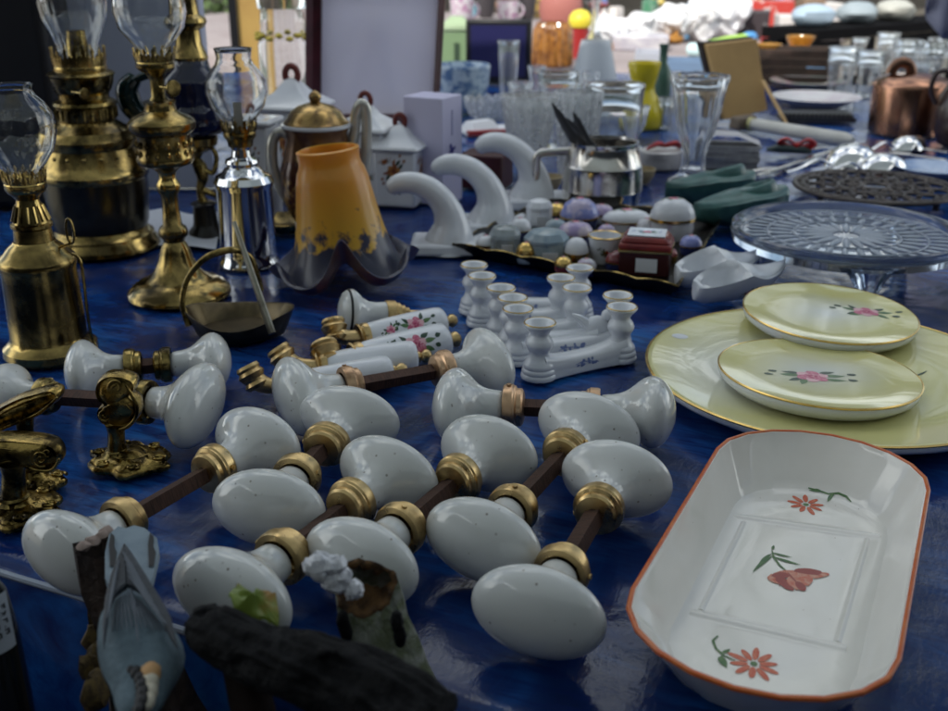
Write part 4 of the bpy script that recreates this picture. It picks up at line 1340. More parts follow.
def build_tray():
    z = 0.0
    q = [P(452, 256), P(678, 300), P(724, 226), P(545, 210)]     # front-left, front-right, back-right, back-left
    c = (q[0] + q[1] + q[2] + q[3]) / 4
    lac = mat('black lacquer', (.008, .007, .007), .3, noise=(30, (.02, .015, .01), .5, .8), spec=.3)
    t = thing('tray', 'dark lacquer tray with scalloped gilt edge full of tiny boxes', 'tray', c)
    q = [p - c for p in q]

    def edge(k, z, scal=0.0):
        out = []
        for i in range(4):
            a, b = q[i], q[(i + 1) % 4]
            for j in range(24):
                u = j / 24
                p = a.lerp(b, u) * k
                w = abs(sin(u * PI * 6)) * scal
                out.append(Vector((p.x, p.y, z + w)))
        return out
    g = G()
    g.loft([edge(.90, .0), edge(.92, .001), edge(.98, .009, .002), edge(1.0, .0115, .0025), edge(.985, .012, .0025), edge(.92, .0045), edge(.4, .004)])
    g.obj('tray_body', lac, t, sharp=40)
    g = G(); e = [v for v in edge(.996, .0124, .0025)]
    g.tube(e + [e[0]], .0009, 6); g.obj('gilt_edge', BRASSD, t)
    zf = .0046

    def item(name, lab, px, py, parts, rz=0.0):
        b = P(px, py, zf)
        t = thing(name, lab, 'trinket box', b, rz, 'trinket boxes on the dark tray')
        for nm, gg, mats, kw in parts(b):
            gg.obj(nm, mats, t, **kw)
        return t

    def round_box(hw, rows, base_m, lid_m, squash=1.0, gold=True, dome=.35, motif=None):
        def mk(b):
            m = MPP(b.y, .02)
            r = hw * m; h = rows * m
            S = Matrix.Diagonal((1, squash, 1, 1))
            g1 = G(); g1.lathe([(0, 0), (r * .86, 0), (r * .92, h * .06), (r, h * .3), (r * .97, h * .52), (0, h * .52)], 32, S)
            g2 = G(); g2.lathe([(r * .9, h * .56), (r * 1.02, h * .56), (r * 1.03, h * .62), (r * .98, h * .75), (r * .8, h * (.75 + dome * .55)), (r * .45, h * (.78 + dome * .85)), (0, h * (.78 + dome * .95))], 32, S)
            if motif:
                g2.decal(rose(r * .3, (1, 2, 3, 4, 5), 0, 0, .9, .2), (0, 0, h), (1, 0, 0), (0, 1, 0), far=.05)
            g3 = G(); g3.lathe([(r * .97, h * .50), (r * 1.05, h * .505), (r * 1.05, h * .58), (r * .97, h * .585)], 32, S)
            return [('box_base', g1, base_m, {}), ('lid', g2, [lid_m, PINK, PINKD, PINKL, LEAF, LEAFD], {}), ('gilt_band', g3, GOLD, {})]
        return mk

    lil = mat('lilac enamel', (.22, .25, .55), .15, noise=(60, (.52, .46, .62), .48, .62), coat=.4)
    pur = mat('mauve enamel', (.36, .28, .48), .15, noise=(70, (.62, .52, .58), .48, .62), coat=.4)
    blu = mat('deep blue glaze', (.05, .06, .16), .2)
    grb = mat('grey blue pearl', (.24, .32, .38), .18, noise=(40, (.5, .55, .56), .45, .7))
    enw = mat('floral enamel', (.62, .62, .66), .2, noise=(70, (.35, .25, .42), .50, .62), coat=.3)
    item('trinket_box', 'round trinket box with domed lilac lid behind the mauve one', 579, 229, round_box(19, 24, blu, lil, .9, dome=.6, motif=1))
    item('trinket_box', 'flat round mauve trinket box among the boxes mid tray', 575, 246, round_box(17, 24, blu, pur, .9, dome=.3, motif=1))
    item('trinket_box', 'long oval white trinket box with pink edged lid', 626, 232, round_box(24, 22, enw, PORC2, .62, dome=.3, motif=1))
    item('trinket_box', 'large white heart shaped trinket box with pink rose and gilt clasp', 671, 238, round_box(22, 37, enw, PORC2, .8, dome=.35, motif=1))
    item('trinket_box', 'tiny gilt trinket box with glossy round body', 576, 264, round_box(12, 22, GOLD, PORC2, 1, dome=.5))

    def cup(b):
        m = MPP(b.y, .02); r, h = 17 * m, 28 * m
        g1 = G(); g1.lathe([(0, 0), (r * .68, 0), (r * .75, h * .05), (r * .9, h * .6), (r, h * .95), (r, h), (r * .94, h), (r * .84, h * .6), (r * .6, h * .15), (0, h * .12)], 32)
        g1.decal(rose(r * .3, (3, 3, 3, 1, 2), 0, 0, .9, -.3), (0, -r, h * .45), (1, 0, 0), (0, 0, 1), far=.05)
        g2 = G(); g2.lathe([(r * 1.0, h * .96), (r * 1.03, h), (r * .98, h * 1.02), (r * .93, h)], 32, closed_loop=True)
        return [('cup', g1, [PORC2, LEAF, LEAFD, GOLD], {}), ('gilt_rim', g2, GOLD, {})]
    item('trinket_cup', 'tiny tapered white cup with green sprig and gilt rim', 604, 262, cup)

    def tagged_box(hw, hgt, m1, tag_px=(0, 0), facet=8):
        def mk(b):
            m = MPP(b.y, .02); r, h = hw * m, hgt * m
            g1 = G(); g1.lathe([(0, 0), (r * .9, 0), (r, h * .06), (r, h * .55), (r * .96, h * .6), (0, h * .6)], facet)
            g2 = G(); g2.lathe([(r * .96, h * .62), (r * 1.04, h * .62), (r * 1.04, h * .72), (r * .8, h * .92), (r * .3, h), (0, h)], facet)
            g3 = G(); g3.box(r * .7, .0006, h * .42, (r * .1, -r * 1.02, h * .32), M=Matrix.Rotation(R(8), 4, 'X'))
            return [('box_base', g1, m1, {'sharp': 25}), ('lid', g2, m1, {'sharp': 25}), ('price_tag', g3, PAPER, {})]
        return mk
    item('trinket_box', 'grey blue pearly trinket box with white price tag', 546, 259, tagged_box(22, 31, grb))
    item('trinket_box', 'small pale trinket box with price tag on the tray far side', 539, 225, tagged_box(13, 27, PORC2))
    item('glass_box', 'small glass trinket jar with pale lid on the tray end', 505, 254, tagged_box(15, 30, mat('smoky glass', (.62, .68, .70), .05, trans=.7), facet=24))

    def red(b):
        M = Matrix()
        s = MPP(b.y, .03)
        w, d, h = 50 * s, 42 * s, 46 * s
        g1 = G(); g1.box(w, d, h * .55, (0, 0, h * .275))
        g2 = G(); g2.box(w * 1.04, d * 1.04, h * .16, (0, 0, h * .64)); g2.box(w * 1.0, d * 1.0, h * .14, (0, 0, h * .79), top=(.8, .8))
        g4 = G(); g4.box(w * .74, d * .74, h * .02, (0, 0, h * .872))
        g4.decal(rose(.006, (1, 2, 3, 4, 5), 0, 0, 1.2, .2), (0, 0, h), (1, 0, 0), (0, 1, 0), far=.05)
        g3 = G(); g3.box(w * 1.05, d * 1.05, .002, (0, 0, h * .553))
        g5 = G(); g5.box(w * .42, .0006, h * .3, (w * .05, -d * .502 - .0006, h * .26))
        rm = mat('red enamel', (.24, .03, .025), .22, noise=(40, (.14, .02, .02), .4, .7))
        dm = mat('dark red lacquer', (.05, .012, .012), .25)
        return [('box_base', g1, dm, {'bevel': .002}), ('lid', g2, rm, {'bevel': .0025}), ('gilt_band', g3, GOLD, {}), ('painted_panel', g4, [PORC2, PINK, PINKD, PINKL, LEAF, BLUEP], {}),
                ('price_tag', g5, PAPER, {})]
    item('trinket_box', 'square red enamel trinket box with flower painted lid', 645, 271, red, R(-14))

    # a few more tiny pieces crowd the tray
    nav = mat('navy enamel', (.02, .03, .12), .15, coat=.4, noise=(80, (.10, .13, .3), .55, .65))
    ruby = mat('ruby enamel', (.16, .02, .025), .15, coat=.4, noise=(80, (.4, .12, .1), .55, .65))
    for px, py, hw, rows_, mm, lm, lab in ((520, 240, 11, 20, blu, PORC2, 'tiny blue pill box with white lid at the tray end'), (601, 222, 12, 16, PORC2, pur, 'tiny white pill box with mauve lid at the tray back'),
                                            (590, 246, 9, 14, GOLD, lil, 'tiny gilt pill box with lilac lid beside the tapered cup'), (556, 236, 11, 15, PORC2, grb, 'tiny white pill box with grey lid near the pearly box'),
                                            (628, 249, 11, 15, PORC2, GOLD, 'tiny white pill box with gilt lid behind the red box'), (526, 262, 10, 18, grb, GOLD, 'tiny grey pill box with gilt lid at the tray front'),
                                            (616, 270, 11, 17, nav, ruby, 'tiny navy pill box with ruby lid between the white cup and red box'), (563, 272, 9, 14, ruby, GOLD, 'tiny ruby pill box with gilt lid before the gilt round one'),
                                            (586, 275, 10, 15, nav, enw, 'tiny navy pill box with floral lid at the tray front edge'), (556, 222, 11, 17, nav, GOLD, 'tiny navy pill box with gilt lid at the tray far edge'),
                                            (646, 236, 10, 16, ruby, enw, 'tiny ruby pill box with floral lid between oval and heart boxes'), (690, 254, 11, 17, nav, lil, 'tiny navy pill box with lilac lid by the tray right edge'),
                                            (486, 252, 10, 15, ruby, PORC2, 'tiny ruby pill box with white lid at the tray pointed end'), (668, 262, 9, 13, GOLD, ruby, 'tiny gilt pill box with ruby lid beside the red box'),
                                            (606, 240, 9, 14, nav, pur, 'tiny navy pill box with mauve lid behind the white cup')):
        item('pill_box', lab, px, py, round_box(hw, rows_, mm, lm, 1, dome=.4, motif=1))


# ------------------------------------------------------------------ canisters, pots, frame
def build_left_back():
    white = PORC2
    knobm = mat('brown red knob', (.16, .035, .03), .2)
    sl = (1, 2, 3, 4, 5)
    K = [  # centre px of body, base row, half width, body top row, lid tip row, label
        (299, 197, 32, 108, 78, -12, 'largest white canister with painted roses and peaked lid behind the teapot'),
        (369, 200, 27, 130, 103, -14, 'middle white canister with painted roses between teapot and smallest canister'),
        (402, 203, 26, 148, 124, -16, 'smallest white canister with brown rose, beside the white cardboard box'),
        (262, 222, 22, 124, 118, -10, 'white canister with roses half hidden by the chrome lamp'),
    ]
    for px, row, hw, top, tip, yaw, lab in K:
        c = P(px, row)
        m = MPP(c.y, .08)
        t = thing('canister', lab, 'canister', c, R(yaw), 'white rose painted canisters')
        w = hw * 2 * m * .86; h = ZA(c.y, top)
        g = G(); g.box(w * .94, w * .94, h, (0, 0, h / 2), top=(1.06, 1.06))
        for fx, U in ((0, (1, 0, 0)), (1, (0, 1, 0))):
            O = (0.0, -w * .6, h * .66) if not fx else (w * .6, 0, h * .66)
            pl = rose(w * .20, sl, 0, 0, 1.0, 1.0) + rose(w * .10, sl, w * .16, -w * .42, 1.0, .4) + rose(w * .08, sl, -w * .2, w * .2, 1.0, .4)
            g.decal(pl, O, U, (0, 0, 1), far=.05)
        g.obj('body', [white, BROWNP, mat('dark red paint', (.10, .02, .02), .3), mat('ochre paint', (.42, .20, .06), .3), LEAFD, BROWNP], t, bevel=.0035, sharp=30)
        g = G()
        zt = ZA(c.y, tip) - h
        zt = max(zt, .012)
        def sq(k, z): return [Vector((w / 2 * k * x, w / 2 * k * y, h + z)) for x, y in ((-1, -1), (1, -1), (1, 1), (-1, 1))]
        g.loft([sq(1.0, .0005), sq(1.2, .001), sq(1.22, .005), sq(1.12, .007), sq(.55, zt * .55), sq(.22, zt * .95), sq(.12, zt)])
        ld = g.obj('lid', white, t, bevel=.0025, sharp=30)
        g = G()
        rr = w * .12
        g.tube([(rr * 1.0 * cos(a), 0, h + zt + rr * .5 + rr * 1.25 * sin(a)) for a in [PI * (-.25 + 1.5 * i / 12) for i in range(13)]], rr * .5, 10)
        g.obj('knob', knobm, ld)

    # teapot
    c = P(322, 228)
    t = thing('teapot', 'brown and gold two handled pot with domed gilt lid behind the orange shade', 'teapot', c)
    brn = mat('brown gold lustre', (.07, .022, .018), .18, .2, noise=(55, (.38, .22, .07), .54, .60), coat=.3)
    gl = mat('gold lustre', (.20, .10, .045), .25, .3, noise=(45, (.09, .035, .02), .42, .62))
    _, pr = LP(322, 228, [(232, 0), (232, 26), (228, 27), (222, 24), (214, 30), (200, 37), (184, 39), (168, 38), (158, 35)])
    g = G(); g.lathe(pr + [(0, pr[-1][1])], 44); g.obj('body', brn, t, sharp=60)
    _, pr2 = LP(322, 228, [(158, 35), (150, 33), (140, 31), (132, 31), (127, 33), (125, 33)])
    g = G(); g.lathe([(0, pr2[0][1])] + pr2 + [(0, pr2[-1][1])], 44); g.obj('shoulder', gl, t, sharp=60)
    _, pr3 = LP(322, 228, [(125, 32), (122, 33), (118, 29), (111, 25), (106, 18), (103, 8), (102, 5), (99, 6), (96, 6.5), (92, 4), (90, 0)])
    g = G(); g.lathe([(0, pr3[0][1])] + pr3, 40); g.obj('lid', mat('worn gold lustre', (.46, .30, .11), .22, .85, noise=(45, (.14, .085, .045), .45, .68)), t, sharp=60)
    _, pr4 = LP(322, 228, [(127, 33), (126, 35), (123.5, 35), (123, 33)])
    g = G(); g.lathe(pr4, 44, closed_loop=True); g.obj('rim_band', PORC2, t)
    f_ = px_plane(c)
    sil = mat('pale lustre handle', (.60, .58, .52), .2, .5)
    for pts in ([f_(292, 140), f_(283, 132), f_(275, 136), f_(272, 150), f_(274, 170), f_(281, 190), f_(290, 200)], [f_(352, 148), f_(355, 128), f_(356, 114), f_(361, 104), f_(366, 112), f_(366, 150), f_(362, 190), f_(356, 200)]):
        g = G(); g.spline(pts, .0045, 6, n=10, sq=1.3); g.obj('handle', sil, t)
    for x, y in ((309, 152), (338, 148)):
        g = G(); q = f_(x, y); q.y = -.036; g.ball(q, (.009, .008, .009), 16); g.obj('gilt_boss', GOLD, t)

    # gilt bowl and dark stand beyond the chrome lamp
    c = P(288, 230)
    t = thing('gilt_saucer', 'small gilt dish behind the chrome lamp and orange shade', 'dish', c)
    g = G(); g.lathe([(0, 0), (.018, 0), (.03, .008), (.034, .013), (.033, .0135), (.02, .004), (0, .0035)], 40); g.obj('dish', BRASS, t)

    # maroon framed mirror
    Y = 1.50
    t = thing('framed_mirror', 'maroon framed pane with painted pale sky reflection propped behind the canisters', 'picture frame', (0, 0, 0))
    mar = mat('maroon wood', (.075, .010, .018), .3, noise=(20, (.03, .006, .008), .4, .7))
    pan = mat('sky reflection sheet', (.66, .63, .78), .2, noise=(7, (.76, .75, .84), .42, .68))  # cloudy sky reflection painted into the sheet's colour
    nt_, b_ = nodes_of(pan)
    tr_ = nt_.nodes.new('ShaderNodeBsdfTranslucent'); tr_.inputs[0].default_value = (.92, .88, 1.0, 1)
    mx_ = nt_.nodes.new('ShaderNodeMixShader'); mx_.inputs[0].default_value = .72
    nt_.links.new(b_.outputs[0], mx_.inputs[1]); nt_.links.new(tr_.outputs[0], mx_.inputs[2]); nt_.links.new(mx_.outputs[0], nt_.nodes['Material Output'].inputs[0])
    lean = .10

    def fp(px, py, d=0.0):
        q = PY(px, py, Y); y = Y + q.z * lean * 1.0
        q = PY(px, py, y); q.y += d; return q
    O = [fp(306, 125), fp(438, 125), fp(447, -30), fp(306, -30)]
    I = [fp(321, 114), fp(432, 114), fp(439, -18), fp(322, -18)]
    bk = Vector((0, .02, 0))
    g = G()
    fr = Vector((0, -.006, 0))
    rg = []
    for o, i in zip(O, I):
        rg.append([o + bk, o + fr, o.lerp(i, .5) + fr * 1.8, i + fr, i + bk])
    rg.append(rg[0])
    g.loft(rg, (False, False)); bmesh.ops.remove_doubles(g.bm, verts=g.bm.verts[:], dist=1e-6)
    g.obj('frame', mar, t, sharp=30)
    g = G(); a = [g.v(p + Vector((0, .004, 0))) for p in I]; g.f(a); g.obj('reflection_sheet', pan, t)
    # floor it: a strut behind
    g = G(); top = fp(375, 20) + Vector((0, .02, 0)); g.tube([top, Vector((top.x, top.y + .12, 0))], .008, 8); g.obj('strut', mar, t)
    lo = min(v.z for v in O)
    g = G(); xl, xr = O[0], O[1]; g.box(abs(xr.x - xl.x) * .98, .03, max(lo, .004), ((xl.x + xr.x) / 2, xl.y + .01, max(lo, .004) / 2 - .0005)); g.obj('ledge', mar, t)

    # white cardboard box
    c = P(434, 200)
    h = ZA(c.y, 95)
    m = MPP(c.y, .07)
    t = thing('cardboard_box', 'tall white cardboard box with small blue mark on its side', 'box', c, R(-28))
    wb = mat('white lilac card', (.58, .56, .74), .5)
    w = 44 * m; d = 40 * m
    g = G(); g.box(w, d, h, (0, 0, h / 2)); g.obj('carton', wb, t, bevel=.001)
    g = G()
    for a in range(4):
        q = Matrix.Translation((w / 2 + .0008, -d * .05, h * .5)) @ Matrix.Rotation(a * PI / 2 + .4, 4, 'X')
        g.box(.0006, .004, .0095, (0, 0, .004), M=q)
    g.obj('printed_mark', mat('indigo print', (.05, .05, .25), .5), t)
    g = G(); g.box(.0006, .0022, .03, (w / 2 + .0006, -d * .02, h * .76)); g.obj('printed_line', mat('pale print', (.38, .38, .58), .5), t)

    # pale board and dark case behind the lamps
    Yb = 1.36
    a, b = PY(60, 60, Yb), PY(204, 60, Yb)
    g = G(); top = .48
    g.box(b.x - a.x, .025, top, ((a.x + b.x) / 2, Yb + .0125, top / 2))
    tag(g.obj('display_board', mat('pale grey board', (.52, .55, .66), .45, noise=(3, (.44, .47, .60), .35, .65)), bevel=.002), 'pale grey upright board standing behind the oil lamps', 'board')
    a, b = PY(-140, 60, 1.24), PY(48, 60, 1.24)
    g = G(); g.box(b.x - a.x, .09, .47, ((a.x + b.x) / 2, 1.285, .235))
    tag(g.obj('display_case', mat('black leatherette', (.008, .008, .011), .5, bump=(120, .3, .001)), bevel=.01), 'tall black case standing behind the brass lamps', 'case')
    # white cloth strip under the board
    g = G()
    aa = [P(70, 240), P(216, 251), P(222, 218), P(90, 208)]
    def fs(u, v):
        p = aa[0].lerp(aa[1], u).lerp(aa[3].lerp(aa[2], u), v)
        return Vector((p.x, p.y, .0018 + .0025 * (1 + sin(u * 17 + v * 4)) * (.3 + .7 * v)))
    g.sheet(fs, 40, 12)
    tag(g.obj('paper_sheet', mat('white sheet', (.60, .63, .70), .55), sharp=0), 'white paper sheet lying under the navy lamp', 'paper')

    # tall glass jar with yellow print
    c = P(291, 152)
    t = thing('glass_jar', 'tall ribbed glass storage jar with yellow dots behind the canisters', 'jar', c)
    _, pr = LP(291, 152, [(152, 0), (152, 24), (148, 26), (45, 26), (38, 24), (34, 22), (30, 23), (26, 22), (22, 23), (18, 22), (8, 22)])
    th = .002
    g = G(); g.lathe(pr + [(r - th, z) for r, z in pr[::-1][:-2]] + [(0, .004)], 40); g.obj('jar_body', GLASS, t, sharp=60)
    yl = mat('yellow print', (.72, .55, .06), .4)
    g = G()
    for i in range(16):
        a = 2 * PI * i / 16
        r = 25.5 * MPP(c.y, .16); g.ball((r * cos(a), r * sin(a), ZA(c.y, 34 + 3 * (i % 2))), (.006, .006, .004), 8)
    g.obj('dot_band', yl, t)
    _, pr = LP(291, 152, [(8, 24), (2, 25), (-12, 25), (-16, 20), (-18, 0)])
    g = G(); g.lathe([(0, pr[0][1])] + pr, 40); g.obj('lid', GLASS, t)


# ------------------------------------------------------------------ glassware and far table goods
def glass_from_rows(bx, by, rows, inner_from, name='drinking_glass', lab=None, cat='glass', group=None, facets=0, th=.0016, matl=None, n=40):
    b, pr = LP(bx, by, rows)
    fl = b.y
    outer = [(0, 0)] + pr if pr[0][0] > 1e-6 else pr
    inner = [(max(r - th, .0004), z) for r, z in pr[inner_from:]][::-1]
    inner.append((0, inner[-1][1] + .001))
    fn = None
    if facets:
        def fn(t, r, z):
            k = 1 + .05 * cos(facets * t)
            return Vector((r * k * cos(t), r * k * sin(t), z))
    rr_, zr_ = pr[-1]
    outer = outer[:-1] + [(rr_ - th * .1, zr_ - th * 2.2), (rr_ + th * .25, zr_ - th * .9), (rr_ + th * .1, zr_ + th * .1), (rr_ - th * .5, zr_ + th * .45), (rr_ - th * 1.1, zr_ + th * .1)]
    g = G(); g.lathe(outer + inner, n if not facets else facets * 8, fn=fn)
    o = g.obj(name, matl or GLASS_SHEEN, None, b, sharp=60)
    return tag(o, lab, cat, group)


def build_glass():
    gp = 'clear drinking glasses on the table'
    goblet = lambda t, b, w, k=1.0: [(b, w * .62), (b - 2, w * .62), (b - 4, w * .5), (b - 7, w * .22), (b - (b - t) * .25, w * .16), (b - (b - t) * .33, w * .25), (b - (b - t) * .42, w * .55), (b - (b - t) * .6, w * .78), (b - (b - t) * .8, w * .9), (t, w)]
    tumb = lambda t, b, w: [(b, w * .7), (b - 2, w * .74), (b - (b - t) * .15, w * .76), (b - (b - t) * .6, w * .88), (t, w)]
    glass_from_rows(692, 186, [(186, 24), (183, 25), (179, 23), (176, 15), (168, 11), (156, 10.5), (145, 13), (132, 18), (115, 22), (98, 24.5), (84, 27), (76, 28.5)], 4, 'faceted_goblet', 'heavy faceted glass goblet behind the green clogs', 'glass', gp, 8, .0035)
    glass_from_rows(528, 196, goblet(95, 196, 28), 4, 'etched_goblet', 'etched wine glass beside the tankard handle', 'glass', gp, 12, .002, GLASSE)
    glass_from_rows(576, 178, tumb(92, 178, 24), 1, 'drinking_glass', 'ribbed tumbler just behind the tankard handle', 'glass', gp, 14, .002, GLASSE)
    glass_from_rows(611, 172, tumb(84, 172, 30), 1, 'drinking_glass', 'wide clear tumbler rising above the tankard rim', 'glass', gp, 0, .002)
    glass_from_rows(556, 150, goblet(72, 150, 21), 4, 'drinking_glass', 'stemmed glass among the clutter behind the ribbed tumbler', 'glass', gp, 0, .0018)
    glass_from_rows(508, 96, tumb(41, 96, 11), 1, 'drinking_glass', 'small flared glass standing before the navy panel', 'glass', gp, 0, .0018)
    glass_from_rows(838, 96, tumb(47, 96, 15), 1, 'drinking_glass', 'plain tumbler beside the blue cube behind the plates', 'glass', gp, 0, .0018)
    glass_from_rows(866, 96, tumb(51, 96, 14), 1, 'drinking_glass', 'plain tumbler closest to the copper pan lid', 'glass', gp, 0, .0018)
    glass_from_rows(902, 86, tumb(40, 86, 14), 1, 'drinking_glass', 'tumbler standing just behind the copper pan knob', 'glass', gp, 10, .0018)
    glass_from_rows(930, 84, tumb(42, 84, 15), 1, 'drinking_glass', 'wide tumbler by the dark brown jug', 'glass', gp, 10, .0018)
    glass_from_rows(884, 72, tumb(33, 72, 11), 1, 'drinking_glass', 'narrow tumbler before the black covered stall', 'glass', gp, 0, .0018)
    glass_from_rows(944, 70, tumb(38, 70, 12), 1, 'drinking_glass', 'tumbler beneath the hanging grey cloth', 'glass', gp, 0, .0018)
    amb = mat('amber glass', (.75, .42, .08), .05, trans=.8)
    for x, b, t_, lab in ((765, 78, 44, 'small amber cocktail glass by the brown framed card'), (797, 72, 36, 'larger amber cocktail glass before the red boxes')):
        glass_from_rows(x, b, [(b, 9), (b - 1.5, 9), (b - 3, 2.5), (b - 12, 2), (b - 15, 3), (b - 22, 8), (t_, 14)], 4, 'cocktail_glass', lab, 'glass', 'amber cocktail glasses', 0, .0016, amb)
    # cut glass ashtrays
    for px, py, r, lab in ((488, 118, 24, 'cut glass bowl near the white box'), (540, 112, 22, 'cut glass bowl behind the etched wine glass'), (575, 104, 24, 'cut glass bowl under the grey lampshade'), (625, 108, 22, 'cut glass bowl next to the yellow vase')):
        c = P(px, py); m = MPP(c.y); R0 = r * m
        g = G()
        nn = 48
        def fn(t, r_, z): 
            k = 1 + .06 * (abs(sin(8 * t)) - .5)
            return Vector((r_ * k * cos(t), r_ * k * sin(t), z * (1 + .08 * cos(16 * t) * (z > .01))))
        g.lathe([(0, 0), (R0 * .6, 0), (R0 * .75, .006), (R0 * .92, .022), (R0, .036), (R0 * .9, .036), (R0 * .75, .02), (R0 * .5, .008), (0, .007)], 96, fn=fn)
        tag(g.obj('cut_glass_bowl', GLASSE, None, c, sharp=25), lab, 'bowl', 'cut glass bowls')
    # a crowd of further glasses
    rg_ = random.Random(21)
    for px, py, h_, w_, kind in ((474, 104, 26, 8, 0), (536, 100, 34, 9, 1), (520, 122, 40, 12, 1), (600, 120, 36, 12, 0), (634, 150, 44, 13, 1), (648, 112, 26, 8, 1), (680, 112, 34, 10, 0), (700, 104, 32, 9, 1), (545, 132, 40, 13, 0),
                                 (590, 98, 26, 9, 0), (570, 128, 46, 12, 1), (664, 128, 30, 9, 0), (676, 96, 24, 8, 1)):
        rows = tumb(py - h_, py, w_) if kind == 0 else goblet(py - h_, py, w_)
        glass_from_rows(px, py, rows, 1 if kind == 0 else 4, 'drinking_glass', 'small clear glass in the hazy crowd of glassware behind the tankard', 'glass', 'hazy crowd of glasses behind the tankard', rg_.choice((0, 9, 12)), .0017, n=28)
    for px, py, h_, w_, kind in ((826, 78, 26, 8, 1), (850, 74, 26, 9, 0), (874, 80, 26, 9, 1), (894, 66, 26, 9, 1), (914, 70, 28, 10, 0), (934, 64, 26, 9, 1), (858, 60, 22, 8, 1), (918, 92, 30, 11, 1)):
        rows = tumb(py - h_, py, w_) if kind == 0 else goblet(py - h_, py, w_)
        glass_from_rows(px, py, rows, 1 if kind == 0 else 4, 'drinking_glass', 'small clear glass in the row of glassware beyond the copper pan', 'glass', 'row of glasses beyond the copper pan', rg_.choice((0, 9)), .0017, n=28)
    # clear decanter
    glass_from_rows(593, 78, [(78, 10), (76, 11), (50, 11), (40, 9), (28, 4), (5, 3.5), (0, 5), (-6, 5)], 3, 'glass_bottle', 'slim clear bottle behind the grey lampshade', 'bottle', None, 0, .0016)


def cutlery(a, b, lab, bowl=None, z=.004, w=.004, matl=None, group='loose cutlery'):
    a, b = P(*a, z), P(*b, z)
    c = a.copy(); c.z = 0
    d = b - a
    g = G()
    g.tube([a - c, a.lerp(b, .35) - c, a.lerp(b, .6) - c, a.lerp(b, .66) - c, b - c], [w * .9, w, w * .55, w * 1.5, w * .9], 10, sq=.35, up=(0, 0, 1))
    if bowl:
        e = b - c + d.normalized() * bowl * .8
        g.ball(e + Vector((0, 0, bowl * .25)), (bowl, bowl * .72, bowl * .4), 18, Matrix.Rotation(math.atan2(d.y, d.x), 3, 'Z'))
    return tag(g.obj('spoon' if bowl else 'knife', matl or STEEL, None, c), lab, 'cutlery', group)


